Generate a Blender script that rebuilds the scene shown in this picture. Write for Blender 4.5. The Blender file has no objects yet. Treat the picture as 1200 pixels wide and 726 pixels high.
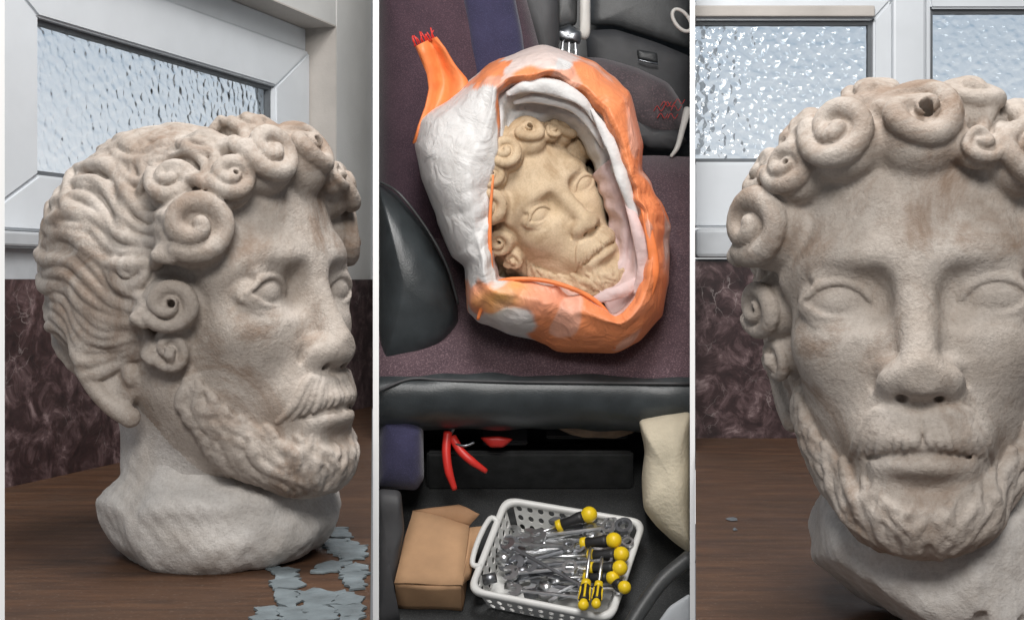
import bpy, bmesh, math, random
import numpy as np
from mathutils import Vector, Matrix

SC = bpy.context.scene
COL = SC.collection
ZC = 1.15            # camera height
FPX = 1500.0         # focal length in pixels of the 1200 px wide photograph
HOR = 328.0          # row of the horizon
# ---------------------------------------------------------------- camera, light
cam_d = bpy.data.cameras.new('camera'); cam = bpy.data.objects.new('camera', cam_d); COL.objects.link(cam)
cam.location = (0, 0, ZC); cam.rotation_euler = (math.pi / 2, 0, 0)
cam_d.sensor_width = 36; cam_d.lens = FPX / 1200 * 36; cam_d.shift_y = -(363 - HOR) / 1200
cam_d.clip_start = 0.02; cam_d.clip_end = 200
SC.camera = cam
W = bpy.data.worlds.new('World'); SC.world = W; W.use_nodes = True
bg = W.node_tree.nodes['Background']; bg.inputs[1].default_value = 0.20
_tc = W.node_tree.nodes.new('ShaderNodeTexCoord'); _sx = W.node_tree.nodes.new('ShaderNodeSeparateXYZ'); _rp = W.node_tree.nodes.new('ShaderNodeValToRGB')
W.node_tree.links.new(_tc.outputs['Generated'], _sx.inputs[0]); W.node_tree.links.new(_sx.outputs['Z'], _rp.inputs[0]); W.node_tree.links.new(_rp.outputs[0], bg.inputs[0])
_rp.color_ramp.elements[0].position = 0.0; _rp.color_ramp.elements[0].color = (.98, 1.0, 1.04, 1)       # overcast: pale at the horizon, greyer blue above
_rp.color_ramp.elements[1].position = 0.5; _rp.color_ramp.elements[1].color = (.46, .55, .66, 1)

def area(name, loc, target, sx, sy, power, col):
    l = bpy.data.lights.new(name, 'AREA'); l.shape = 'RECTANGLE'; l.size = sx; l.size_y = sy; l.energy = power; l.color = col
    o = bpy.data.objects.new(name, l); COL.objects.link(o); o.location = loc
    o.rotation_euler = (Vector(target) - Vector(loc)).to_track_quat('-Z', 'Y').to_euler(); return o
area('daylight_lamp', (0.0, -0.45, ZC + 0.95), (0.0, 1.1, ZC - 0.05), 0.7, 0.45, 25, (1.0, 0.97, 0.93))
area('cabin_fill', (0.05, 0.75, ZC + 1.25), (0.05, 2.1, ZC - 0.15), 0.5, 0.5, 26, (1.0, 0.98, 0.96))  # added fill light that brightens the middle bay, not a fixture of the car
SC.view_settings.view_transform = 'Standard'; SC.view_settings.look = 'None'
SC.view_settings.exposure = 0.0; SC.view_settings.gamma = 1.0
SC.cycles.max_bounces = 8; SC.cycles.transmission_bounces = 6

# ---------------------------------------------------------------- helpers
def PX(px, py, d):
    return np.array(((px - 600) / FPX * d, d, ZC - (py - HOR) / FPX * d))
def ray(px, py): return np.array(((px - 600) / FPX, 1.0, -(py - HOR) / FPX))
def tag(o, label=None, cat=None, group=None, kind=None):
    if label: o['label'] = label
    if cat: o['category'] = cat
    if group: o['group'] = group
    if kind: o['kind'] = kind
    return o
def link(name, me, parent=None, mats=None):
    o = bpy.data.objects.new(name, me); COL.objects.link(o)
    if parent is not None: o.parent = parent
    if mats is not None and not me.materials:
        for m in (mats if isinstance(mats, (list, tuple)) else [mats]): me.materials.append(m)
    return o
def pymesh(name, v, f, smooth=False):
    me = bpy.data.meshes.new(name); me.from_pydata([tuple(map(float, p)) for p in v], [], [tuple(map(int, q)) for q in f]); me.update()
    if smooth: me.shade_smooth()
    return me
def empty(name, M=None):
    o = bpy.data.objects.new(name, None); COL.objects.link(o); o.empty_display_size = 0.02
    if M is not None: o.matrix_world = M
    return o
def frame(origin, ex, ey, ez):
    return Matrix(((ex[0], ey[0], ez[0], origin[0]), (ex[1], ey[1], ez[1], origin[1]), (ex[2], ey[2], ez[2], origin[2]), (0, 0, 0, 1)))
def bm_mesh(name, bm, smooth=False, flip=True):
    if flip: bmesh.ops.recalc_face_normals(bm, faces=bm.faces)
    me = bpy.data.meshes.new(name); bm.to_mesh(me); bm.free()
    if smooth: me.shade_smooth()
    return me
def bbox_bm(lo, hi, bevel=0.0, seg=2, bm=None):
    bm = bm or bmesh.new()
    c = [(a + b) / 2 for a, b in zip(lo, hi)]; s = [abs(b - a) for a, b in zip(lo, hi)]
    r = bmesh.ops.create_cube(bm, size=1, matrix=Matrix.Translation(c) @ Matrix.Diagonal((*s, 1)))
    if bevel > 0:
        es = list({e for v in r['verts'] for e in v.link_edges})
        bmesh.ops.bevel(bm, geom=es, offset=bevel, segments=seg, affect='EDGES', profile=.5)
    return bm
def box(name, lo, hi, m, parent=None, bevel=0.0, seg=2, smooth=False):
    return link(name, bm_mesh(name, bbox_bm(lo, hi, bevel, seg), smooth), parent, m)
def tube_mesh(P, rad, n=8, flat=None, caps=True):
    """verts, faces of a tube along P; flat = (axis, factor) squashes it"""
    P = np.array(P, float); m = len(P); rad = np.broadcast_to(np.array(rad, float), (m,))
    T = np.gradient(P, axis=0); T /= np.linalg.norm(T, axis=1)[:, None] + 1e-12
    up = np.array((0.13, 0.21, 1.0)); V = []; F = []
    prev = None
    for i in range(m):
        if prev is None: a = np.cross(T[i], up)
        else: a = prev - T[i] * (prev @ T[i])
        a /= np.linalg.norm(a) + 1e-12; prev = a; b = np.cross(T[i], a)
        for k in range(n):
            th = 2 * math.pi * k / n
            V.append(P[i] + rad[i] * (math.cos(th) * a + math.sin(th) * b))
    for i in range(m - 1):
        for k in range(n):
            F.append((i * n + k, i * n + (k + 1) % n, (i + 1) * n + (k + 1) % n, (i + 1) * n + k))
    if caps: F.append(tuple(range(n - 1, -1, -1))); F.append(tuple(range((m - 1) * n, m * n)))
    return V, F
def join(parts):
    V = []; F = []
    for v, f in parts:
        o = len(V); V += list(v); F += [tuple(i + o for i in q) for q in f]
    return V, F
def lathe(profile, n=16, axis=0):
    """profile (pos along axis, radius); closed with caps"""
    V = []; F = []
    for t, r in profile:
        for k in range(n):
            a = 2 * math.pi * k / n; p = [0, 0, 0]; p[axis] = t; p[(axis + 1) % 3] = r * math.cos(a); p[(axis + 2) % 3] = r * math.sin(a); V.append(p)
    m = len(profile)
    for i in range(m - 1):
        for k in range(n): F.append((i * n + k, (i + 1) * n + k, (i + 1) * n + (k + 1) % n, i * n + (k + 1) % n))
    F.append(tuple(range(n))); F.append(tuple(range(m * n - 1, (m - 1) * n - 1, -1)))
    return V, F
def vnoise(P, fr, seed):
    rs = np.random.RandomState(seed); P = np.atleast_2d(P); o = np.zeros(len(P))
    for k in range(6):
        a = rs.normal(size=3); a = a / np.linalg.norm(a) * fr * rs.uniform(.6, 1.6); o += np.sin(P @ a + rs.uniform(0, 6.28))
    return o / 3.0

# ---------------------------------------------------------------- materials
def new_mat(name):
    m = bpy.data.materials.new(name); m.use_nodes = True; nt = m.node_tree
    b = nt.nodes['Principled BSDF']; return m, nt, b
def N(nt, t, **kw):
    n = nt.nodes.new(t)
    for k, v in kw.items():
        if k in n.inputs.keys() and not hasattr(n, k): n.inputs[k].default_value = v
        else: setattr(n, k, v)
    return n
def ramp(nt, fac, stops):
    r = nt.nodes.new('ShaderNodeValToRGB'); nt.links.new(fac, r.inputs[0]); e = r.color_ramp.elements
    while len(e) < len(stops): e.new(0.5)
    for q, (p, c) in zip(e, stops): q.position = p; q.color = (c if len(c) == 4 else (*c, 1))
    return r.outputs[0]
def coords(nt, scale=None, kind='Object'):
    tc = nt.nodes.new('ShaderNodeTexCoord'); out = tc.outputs[kind]
    if scale is not None:
        mp = nt.nodes.new('ShaderNodeMapping'); mp.inputs['Scale'].default_value = scale; nt.links.new(out, mp.inputs[0]); out = mp.outputs[0]
    return out
def noise(nt, vec, sc, detail=4, rough=.55, dist=0):
    n = nt.nodes.new('ShaderNodeTexNoise'); n.inputs['Scale'].default_value = sc; n.inputs['Detail'].default_value = detail
    n.inputs['Roughness'].default_value = rough; n.inputs['Distortion'].default_value = dist
    nt.links.new(vec, n.inputs['Vector']); return n.outputs['Fac']
def mixc(nt, fac, a, b, mode='MIX'):
    n = nt.nodes.new('ShaderNodeMix'); n.data_type = 'RGBA'; n.blend_type = mode
    for i, v in ((0, fac), (6, a), (7, b)):
        if isinstance(v, (int, float)): n.inputs[i].default_value = v
        elif isinstance(v, tuple): n.inputs[i].default_value = (*v, 1) if len(v) == 3 else v
        else: nt.links.new(v, n.inputs[i])
    return n.outputs[2]
def bump(nt, b, h, strength, dist=0.002, prev=None):
    n = nt.nodes.new('ShaderNodeBump'); n.inputs['Strength'].default_value = strength; n.inputs['Distance'].default_value = dist
    nt.links.new(h, n.inputs['Height'])
    if prev is not None: nt.links.new(prev, n.inputs['Normal'])
    nt.links.new(n.outputs[0], b.inputs['Normal']); return n.outputs[0]
def simple(name, c, rough=.6, var=.15, sc=30, bs=0.0, bsc=300, metal=0, spec=.5, bdist=.001):
    m, nt, b = new_mat(name); v = coords(nt)
    f = noise(nt, v, sc, 5)
    lo = tuple(x * (1 - var) for x in c); hi = tuple(min(1, x * (1 + var)) for x in c)
    nt.links.new(ramp(nt, f, [(.3, lo), (.7, hi)]), b.inputs['Base Color'])
    b.inputs['Roughness'].default_value = rough; b.inputs['Metallic'].default_value = metal; b.inputs['Specular IOR Level'].default_value = spec
    if bs > 0: bump(nt, b, noise(nt, v, bsc, 4), bs, bdist)
    return m
def stone(name, lo, hi, stain, amount=.5, grain=.35):
    m, nt, b = new_mat(name); v = coords(nt)
    base = ramp(nt, noise(nt, v, 26, 6, .6), [(.32, lo), (.68, hi)])
    speck = ramp(nt, noise(nt, v, 360, 3, .7), [(.38, (.82, .81, .80)), (.56, (1.05, 1.05, 1.05))])
    base = mixc(nt, .5, base, speck, 'MULTIPLY')
    st = ramp(nt, noise(nt, v, 14, 8, .70, .8), [(.47, (0, 0, 0)), (.66, (amount,) * 3)])
    base = mixc(nt, st, base, stain)
    nt.links.new(base, b.inputs['Base Color']); b.inputs['Roughness'].default_value = .78; b.inputs['Specular IOR Level'].default_value = .3
    b.inputs['Subsurface Weight'].default_value = 0.0
    p = bump(nt, b, noise(nt, v, 520, 4, .7), grain, .0012)
    bump(nt, b, noise(nt, v, 110, 5, .65), grain * .9, .0030, p)
    return m
M_stone = stone('weathered_marble', (.34, .290, .248), (.50, .450, .405), (.22, .150, .105), .85, .6)
M_base = stone('broken_marble', (.47, .44, .41), (.58, .555, .53), (.40, .34, .285), .35, .6)
M_warm = stone('warm_cast_marble', (.52, .39, .25), (.66, .52, .36), (.36, .24, .135), .75, .45)  # same marble as the others, with a warm cast of light put into its colour
M_white = simple('white_plastic', (.60, .63, .66), .38, .05, 12)
M_board = simple('white_board', (.90, .90, .90), .6, .015, 8)
M_plaster = simple('pale_plaster', (.52, .52, .51), .8, .06, 9, .25, 260, bdist=.0015)
M_reveal = simple('beige_plaster', (.44, .41, .38), .8, .10, 14, .3, 200, bdist=.0015)
M_gasket = simple('grey_gasket', (.10, .11, .12), .6, .1)
M_sill = simple('grey_sill', (.42, .44, .46), .5, .12, 20)
def wainscot():
    m, nt, b = new_mat('dark_red_marble'); v = coords(nt)
    w = nt.nodes.new('ShaderNodeMix'); w.data_type = 'VECTOR'; w.inputs[0].default_value = .05
    nz = nt.nodes.new('ShaderNodeTexNoise'); nz.inputs['Scale'].default_value = 24; nz.inputs['Detail'].default_value = 4; nt.links.new(v, nz.inputs['Vector'])
    nt.links.new(v, w.inputs[4]); nt.links.new(nz.outputs['Color'], w.inputs[5]); wv = w.outputs[1]
    big = noise(nt, v, 30, 9, .72, .7)
    c = ramp(nt, big, [(.30, (.012, .008, .009)), (.47, (.040, .023, .024)), (.57, (.10, .064, .066)), (.69, (.28, .21, .21))])
    vo = nt.nodes.new('ShaderNodeTexVoronoi'); vo.feature = 'DISTANCE_TO_EDGE'; vo.inputs['Scale'].default_value = 46; nt.links.new(wv, vo.inputs['Vector'])
    vein = ramp(nt, vo.outputs['Distance'], [(.0, (1, 1, 1)), (.035, (0, 0, 0))])
    gate = ramp(nt, noise(nt, v, 17, 3), [(.52, (0, 0, 0)), (.68, (.55, .55, .55))])
    c = mixc(nt, mixc(nt, 1.0, vein, gate, 'MULTIPLY'), c, (.40, .35, .34))
    nt.links.new(c, b.inputs['Base Color']); b.inputs['Roughness'].default_value = .34; return m
M_marble = wainscot()
def wood():
    m, nt, b = new_mat('brown_table_top'); v = coords(nt, (3, 22, 22))
    f = noise(nt, v, 3.0, 7, .65, .8); g = noise(nt, coords(nt), 9, 5, .6)
    c = ramp(nt, f, [(.28, (.030, .013, .006)), (.52, (.068, .030, .013)), (.76, (.120, .056, .025))])
    c = mixc(nt, ramp(nt, g, [(.45, (0, 0, 0)), (.75, (.6, .6, .6))]), c, (.042, .022, .012))
    c = mixc(nt, ramp(nt, noise(nt, coords(nt), 300, 2), [(.62, (0, 0, 0)), (.72, (.5, .5, .5))]), c, (.16, .11, .08))
    nt.links.new(c, b.inputs['Base Color'])
    nt.links.new(ramp(nt, g, [(.3, (.48,) * 3), (.7, (.72,) * 3)]), b.inputs['Roughness'])
    bump(nt, b, f, .15, .002); return m
M_wood = wood()
M_flake = simple('flaking_blue_grey_paint', (.135, .160, .172), .6, .3, 40, .4, 160, bdist=.002)
def glass(name, sc, bs=.7):
    m, nt, b = new_mat(name); v = coords(nt)
    b.inputs['Transmission Weight'].default_value = 1; b.inputs['Roughness'].default_value = .06; b.inputs['IOR'].default_value = 1.45
    b.inputs['Base Color'].default_value = (.90, .94, .97, 1)
    vo = nt.nodes.new('ShaderNodeTexVoronoi'); vo.feature = 'SMOOTH_F1'; vo.inputs['Scale'].default_value = sc; vo.inputs['Smoothness'].default_value = .35
    mp = nt.nodes.new('ShaderNodeMapping'); mp.inputs['Scale'].default_value = (1, 1, 1); nt.links.new(v, mp.inputs[0]); nt.links.new(mp.outputs[0], vo.inputs['Vector'])
    bump(nt, b, vo.outputs['Distance'], bs, .0045); return m
M_glass = glass('hammered_glass', 84, .62)
M_glass2 = glass('softly_hammered_glass', 82, .34)
M_sky, _nt, _b = new_mat('overcast_sky'); _b.inputs['Base Color'].default_value = (0, 0, 0, 1); _b.inputs['Specular IOR Level'].default_value = 0; _b.inputs['Emission Strength'].default_value = .92
_s = _nt.nodes.new('ShaderNodeSeparateXYZ'); _nt.links.new(coords(_nt), _s.inputs[0]); _nt.links.new(ramp(_nt, _s.outputs['Z'], [(.0, (1.0, 1.0, 1.0)), (.9, (.42, .52, .63))]), _b.inputs['Emission Color'])
VOX = 0.00125
# ---------------------------------------------------------------- dividers between the three bays
def slab(name, p0, p1, d0, d1, z0, z1, grow=False):
    # runs straight back from its front edge
    xa, xb = (p0 - 600) / FPX * d0, (p1 - 600) / FPX * d0
    dx = ((p0 + p1) / 2 - 600) / FPX * (d1 - d0); V = []
    for z in (z0, z1): V += [(xa, d0, z), (xb, d0, z), (xb + dx, d1, z), (xa + dx, d1, z)]
    F = [(0, 1, 5, 4), (1, 2, 6, 5), (2, 3, 7, 6), (3, 0, 4, 7), (0, 3, 2, 1), (4, 5, 6, 7)]
    return tag(link(name, pymesh(name, V, F), None, M_board), kind='structure')
slab('partition_wall', 437, 444, 1.80, 3.0, ZC - .95, ZC + .62); slab('partition_wall', 808.5, 814.5, 1.80, 3.0, ZC - .95, ZC + .62)
slab('partition_post', -9, 5.5, .62, .64, ZC - .5, ZC + .4)

# ---------------------------------------------------------------- first bay: wall that runs away from the viewer
A0 = np.array((-0.542, 1.44, 0)); DU = np.array((0.317, 0.9484, 0)); DN = np.array((0.9484, -0.317, 0)); EZ = np.array((0, 0, 1.0))
ML = frame((A0[0], A0[1], ZC), DU, DN, EZ)          # local: u along the wall, n out of it, z from eye level; right-handed when u,n,z
ML = Matrix(((DU[0], -DN[0], 0, A0[0]), (DU[1], -DN[1], 0, A0[1]), (0, 0, 1, ZC), (0, 0, 0, 1)))   # y local = into the wall
def on_left(px, py, rec=0.0):
    r = ray(px, py); n = DN; t = ((A0 - DN * rec) @ n) / (np.array((r[0], r[1], 0)) @ n)
    p = r * t; return float((p - A0) @ DU), float(p[2])
TL = -0.226                                          # table level under the first head
uR = on_left(395, 30)[0]; zT = on_left(395, 30)[1]; REC = 0.061
def lbox(name, u0, u1, n0, n1, z0, z1, m, parent=None, bevel=0.0):
    o = box(name, (u0, n0, z0), (u1, n1, z1), m, parent, bevel)
    if parent is None: o.matrix_world = ML
    return o
UE = 0.912                                             # the wall runs on behind the partition
wl = lbox('wall', uR, UE, 0.0, 0.02, -.02, .75, M_plaster); tag(wl, kind='structure')
lbox('wall_head', -.30, uR, 0.002, 0.12, zT, .75, M_plaster, wl)
lbox('wall_apron', -.30, UE - .001, .008, .02, TL - .05, .036, M_sill, wl)
lbox('reveal', uR - .0025, uR - .0005, 0.0006, .1, .0, zT - .002, M_reveal, wl)
lbox('soffit', -.30, uR - .003, 0.0006, .1, zT - .003, zT - .0006, M_reveal, wl)
ws = lbox('wall_cladding', -.30, UE - .001, -.006, .006, TL - .004, .001, M_marble); tag(ws, kind='structure')
sill = lbox('window_sill', -.30, uR - .003, -.004, .10, .037, .054, M_sill, None, .003)
tag(sill, 'thin grey window sill under the slanting white window', 'sill')
# window
wm = empty('window', ML); tag(wm, 'white plastic window of hammered glass, its rail running steeply back behind the profile head', 'window')
pl, pb = on_left(36, 205, REC); pr = on_left(316, 108, REC)[0]; pt = on_left(316, 108, REC)[1]
pt0 = on_left(36, 12, REC)[1]; pt = (pt + pt0) / 2
fr = .055
f0, f1 = REC - .012, REC + .03
def miter_rail(name, pts, y0, y1, m, parent, bev=.003):
    bm = bmesh.new(); vs = [bm.verts.new((u, y0, z)) for u, z in pts] + [bm.verts.new((u, y1, z)) for u, z in pts]
    n = len(pts); bm.faces.new(vs[:n]); bm.faces.new(vs[n:][::-1])
    for i in range(n): bm.faces.new((vs[i], vs[(i + 1) % n], vs[(i + 1) % n + n], vs[i + n]))
    bmesh.ops.bevel(bm, geom=list(bm.edges), offset=bev, segments=2, affect='EDGES')
    return link(name, bm_mesh(name, bm), parent, m)
def window_frame(parent, l, r, b, t, w, y0, y1, wt=None, wb=None, open_left=False, gm=None):
    wt = wt or w; wb = wb or w; wl = 0 if open_left else w
    miter_rail('top_rail', [(l - wl, t + wt), (r + w, t + wt), (r, t), (l, t)], y0, y1, M_white, parent)
    miter_rail('bottom_rail', [(l, b), (r, b), (r + w, b - wb), (l - wl, b - wb)], y0, y1, M_white, parent)
    if not open_left: miter_rail('stile', [(l - w, b - wb), (l - w, t + wt), (l, t), (l, b)], y0, y1, M_white, parent)
    miter_rail('stile', [(r, b), (r, t), (r + w, t + wt), (r + w, b - wb)], y0, y1, M_white, parent)
    g = .006
    beads = [((l, t - g), (r, t - .0005)), ((l, b + .0005), (r, b + g)), ((r - g, b + g), (r - .0005, t - g))]
    if not open_left: beads.append(((l + .0005, b + g), (l + g, t - g)))
    for lo, hi in beads: box('glazing_bead', (lo[0], y0 + .010, lo[1]), (hi[0], y0 + .022, hi[1]), M_gasket, parent)
    return box('pane', (l + .001, y0 + .018, b + .001), (r - .001, y0 + .023, t - .001), gm or M_glass, parent)
window_frame(wm, pl, pr, pb, pt, uR - pr - .004, f0, f1, wt=.075, wb=pb - .058, gm=M_glass2)
# outer frame seen above and below the sash
lbox('outer_frame', -.29, uR - .003, f0 + .008, f1 + .02, pt + .076, zT - .003, M_white, wm, .003)
lbox('outer_frame', -.29, uR - .003, f0 + .006, f1 + .02, .0545, .0578, M_gasket, wm)

# table of the first bay
def table_poly(name, pts, ztop, th, m):
    n = len(pts); V = [(x, y, ztop) for x, y in pts] + [(x, y, ztop - th) for x, y in pts]
    F = [tuple(range(n)), tuple(range(2 * n - 1, n - 1, -1))] + [(i, i + n, (i + 1) % n + n, (i + 1) % n) for i in range(n)]
    return pymesh(name, V, F)
k1 = (437 - 600) / FPX; k0 = (5.5 - 600) / FPX
def wallpt(u): p = A0 + DU * u + DN * .0055; return (p[0], p[1])
a = wallpt(-.12); 
# right end where the wall meets the divider
uu = next(u for u in np.arange(0, 1.2, .002) if wallpt(u)[0] > k1 * wallpt(u)[1] - .0022)
b_ = wallpt(uu)
tl = empty('table', Matrix.Translation((k1 * .9 - .2, .9, ZC + TL)))
tag(tl, 'worn brown wooden table top with flaking blue-grey paint under the profile head', 'table')
tx, ty = k1 * .9 - .2, .9
pts = [(k0 * .66 - .3, .66), (k1 * .66 - .002, .66), b_, wallpt(-.29)]
link('top', table_poly('top', [(x - tx, y - ty) for x, y in pts][::1], 0, .03, M_wood), tl, M_wood)
rs = np.random.RandomState(7)
def on_table(px, py, lev): r = ray(px, py); t = lev / r[2]; return r * t
def flake(poly, lev, parent, org, seed):
    P = np.array([on_table(min(x, 427), y, lev)[:2] for x, y in poly]); rs = np.random.RandomState(seed)
    Q = []
    for i in range(len(P)):                              # ragged outline
        p, q = P[i], P[(i + 1) % len(P)]; L = np.linalg.norm(q - p); n = max(2, int(L / .005)); nrm = np.array((q[1] - p[1], p[0] - q[0])) / (L + 1e-9)
        for j in range(n): Q.append(p + (q - p) * j / n + nrm * rs.normal() * min(.0020, L * .10))
    Q = np.array(Q) - np.array(org[:2])
    bm = bmesh.new(); vs = [bm.verts.new((x, y, .0006)) for x, y in Q]; f = bm.faces.new(vs)
    r = bmesh.ops.extrude_face_region(bm, geom=[f]); 
    for v in r['geom']:
        if isinstance(v, bmesh.types.BMVert): v.co.z = .0016 + abs(rs.normal()) * .0005
    bmesh.ops.triangulate(bm, faces=[f for f in bm.faces if len(f.verts) > 4])
    return link('paint_flake', bm_mesh('paint_flake', bm), parent, M_flake)
FL = [[(392, 622), (412, 615), (418, 628), (400, 634), (380, 640)], [(376, 646), (395, 640), (418, 641), (432, 636), (436, 652), (410, 656), (386, 656)],
      [(372, 664), (398, 660), (436, 660), (436, 688), (418, 692), (392, 684), (380, 676)], [(314, 672), (330, 664), (352, 668), (372, 674), (366, 684), (344, 690), (322, 684)],
      [(288, 716), (312, 706), (352, 700), (396, 696), (436, 702), (436, 735), (290, 735)], [(404, 648), (414, 645), (420, 650), (410, 654)], [(354, 690), (376, 688), (380, 694), (360, 697)]]
rf = np.random.RandomState(5)
def inside(x, y, poly):
    c = False; n = len(poly)
    for i in range(n):
        (x1, y1), (x2, y2) = poly[i], poly[i - 1]
        if (y1 > y) != (y2 > y) and x < (x2 - x1) * (y - y1) / (y2 - y1) + x1: c = not c
    return c
count = 0
for poly in FL:                                          # the old coat has broken up into separate scales
    xs = [p[0] for p in poly]; ys = [p[1] for p in poly]
    jit = {}
    def corner(i, j):
        if (i, j) not in jit: jit[(i, j)] = np.array((min(xs) + i * 36 + rf.uniform(-13, 13), min(ys) + j * 15 + rf.uniform(-5, 5)))
        return jit[(i, j)]
    for i in range(int((max(xs) - min(xs)) / 36) + 1):
        for j in range(int((max(ys) - min(ys)) / 15) + 1):
            q = np.array([corner(i, j), corner(i + 1, j), corner(i + 1, j + 1), corner(i, j + 1)]); m = q.mean(0)
            if not inside(m[0], m[1], poly): continue
            flake([tuple(m + (p - m) * rf.uniform(.93, 1.05)) for p in q], TL, tl, (tx, ty), 40 + count); count += 1

# ---------------------------------------------------------------- third bay: wall square to the viewer
YR = 1.954; TR = -0.241
def on_right(px, py, d=YR): return ((px - 600) / FPX * d, -(py - HOR) / FPX * d)
MR = Matrix.Translation((0, YR, ZC))
xl = (814 - 600) / FPX * YR + .001; xr = (1330 - 600) / FPX * YR
def rbox(name, x0, x1, y0, y1, z0, z1, m, parent=None, bevel=0.0):
    o = box(name, (x0, y0, z0), (x1, y1, z1), m, parent, bevel)
    if parent is None: o.matrix_world = MR
    return o
zz = lambda py: on_right(0, py)[1]; xx = lambda px: on_right(px, 0)[0]
w2 = rbox('wall', xl, xr, .012, .03, TR - .05, zz(303), M_sill); tag(w2, kind='structure')
rbox('wall_head', xl, xr, 0.0, .03, zz(-60), zz(-260), M_plaster, w2)
c2 = rbox('wall_cladding', xl, xr, 0, .0118, TR - .004, zz(306), M_marble); tag(c2, kind='structure')
s2 = rbox('window_sill', xl, xr, -.012, .03, zz(302), zz(268), M_sill, None, .006)
tag(s2, 'shaded grey window sill above the red marble behind the frontal head', 'sill')
wr = empty('window', MR); tag(wr, 'white plastic double window of hammered glass square behind the frontal head', 'window')
def sash(parent, l, r, b, t, w, wb, wt, y0):
    return window_frame(parent, l, r, b, t, w, y0, y0 + .03, wt, wb, open_left=l < .3)
sw = .028
sash(wr, xl, xx(1026), zz(189), zz(22), sw, zz(189) - zz(266) , zz(-2) - zz(22), .01)
sash(wr, xx(1094), xx(1330), zz(189), zz(8), .010, zz(189) - zz(266), .05, .012)
rbox('mullion', xx(1026) + sw + .0005, xx(1094) - .0105, .004, .055, zz(266), zz(-120), M_white, wr, .004)
rbox('glazing_strip', xl, xx(1026), .002, .010, zz(19), zz(6), M_reveal, wr, .002)
rbox('outer_frame', xl, xr, .006, .03, zz(-62), zz(-40), M_white, wr, .003)
t2 = empty('table', Matrix.Translation((.45, 1.3, ZC + TR)))
tag(t2, 'smooth brown wooden table top with a small dark nick under the frontal head', 'table')
kk = (814.5 - 600) / FPX
pts = [(kk * .62 + .0006, .62), (.62, .62), (1.0, YR - .0005), (kk * YR + .0006, YR - .0005)]
link('top', table_poly('top', [(x - .45, y - 1.3) for x, y in pts], 0, .03, M_wood), t2, M_wood)
def nick(px, py, r):
    p = on_table(px, py, TR); V = [(p[0] - .45, p[1] - 1.3, .0032)]; F = []
    n = 9
    for i in range(n): a = 6.283 * i / n; q = r * rs.uniform(.6, 1.2); V.append((p[0] - .45 + q * math.cos(a), p[1] - 1.3 + 1.6 * q * math.sin(a), .0008))
    for i in range(n): F.append((0, 1 + i, 1 + (i + 1) % n))
    link('dark_crumb', pymesh('dark_crumb', V, F, True), t2, M_gasket)
nick(859, 609, .0065); nick(861, 621, .003)

# the overcast sky outside the two windows
def sky_board(M, x0, x1, y, z0, z1):
    o = link('sky', pymesh('sky', [(x0, y, z0), (x1, y, z0), (x1, y, z1), (x0, y, z1)], [(0, 1, 2, 3)]), None, M_sky); o.matrix_world = M; tag(o, kind='structure')
sky_board(ML, -1.2, 2.4, .9, -.5, 1.6)
sky_board(MR, .35, 2.4, 1.2, -.6, 1.8)
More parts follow.
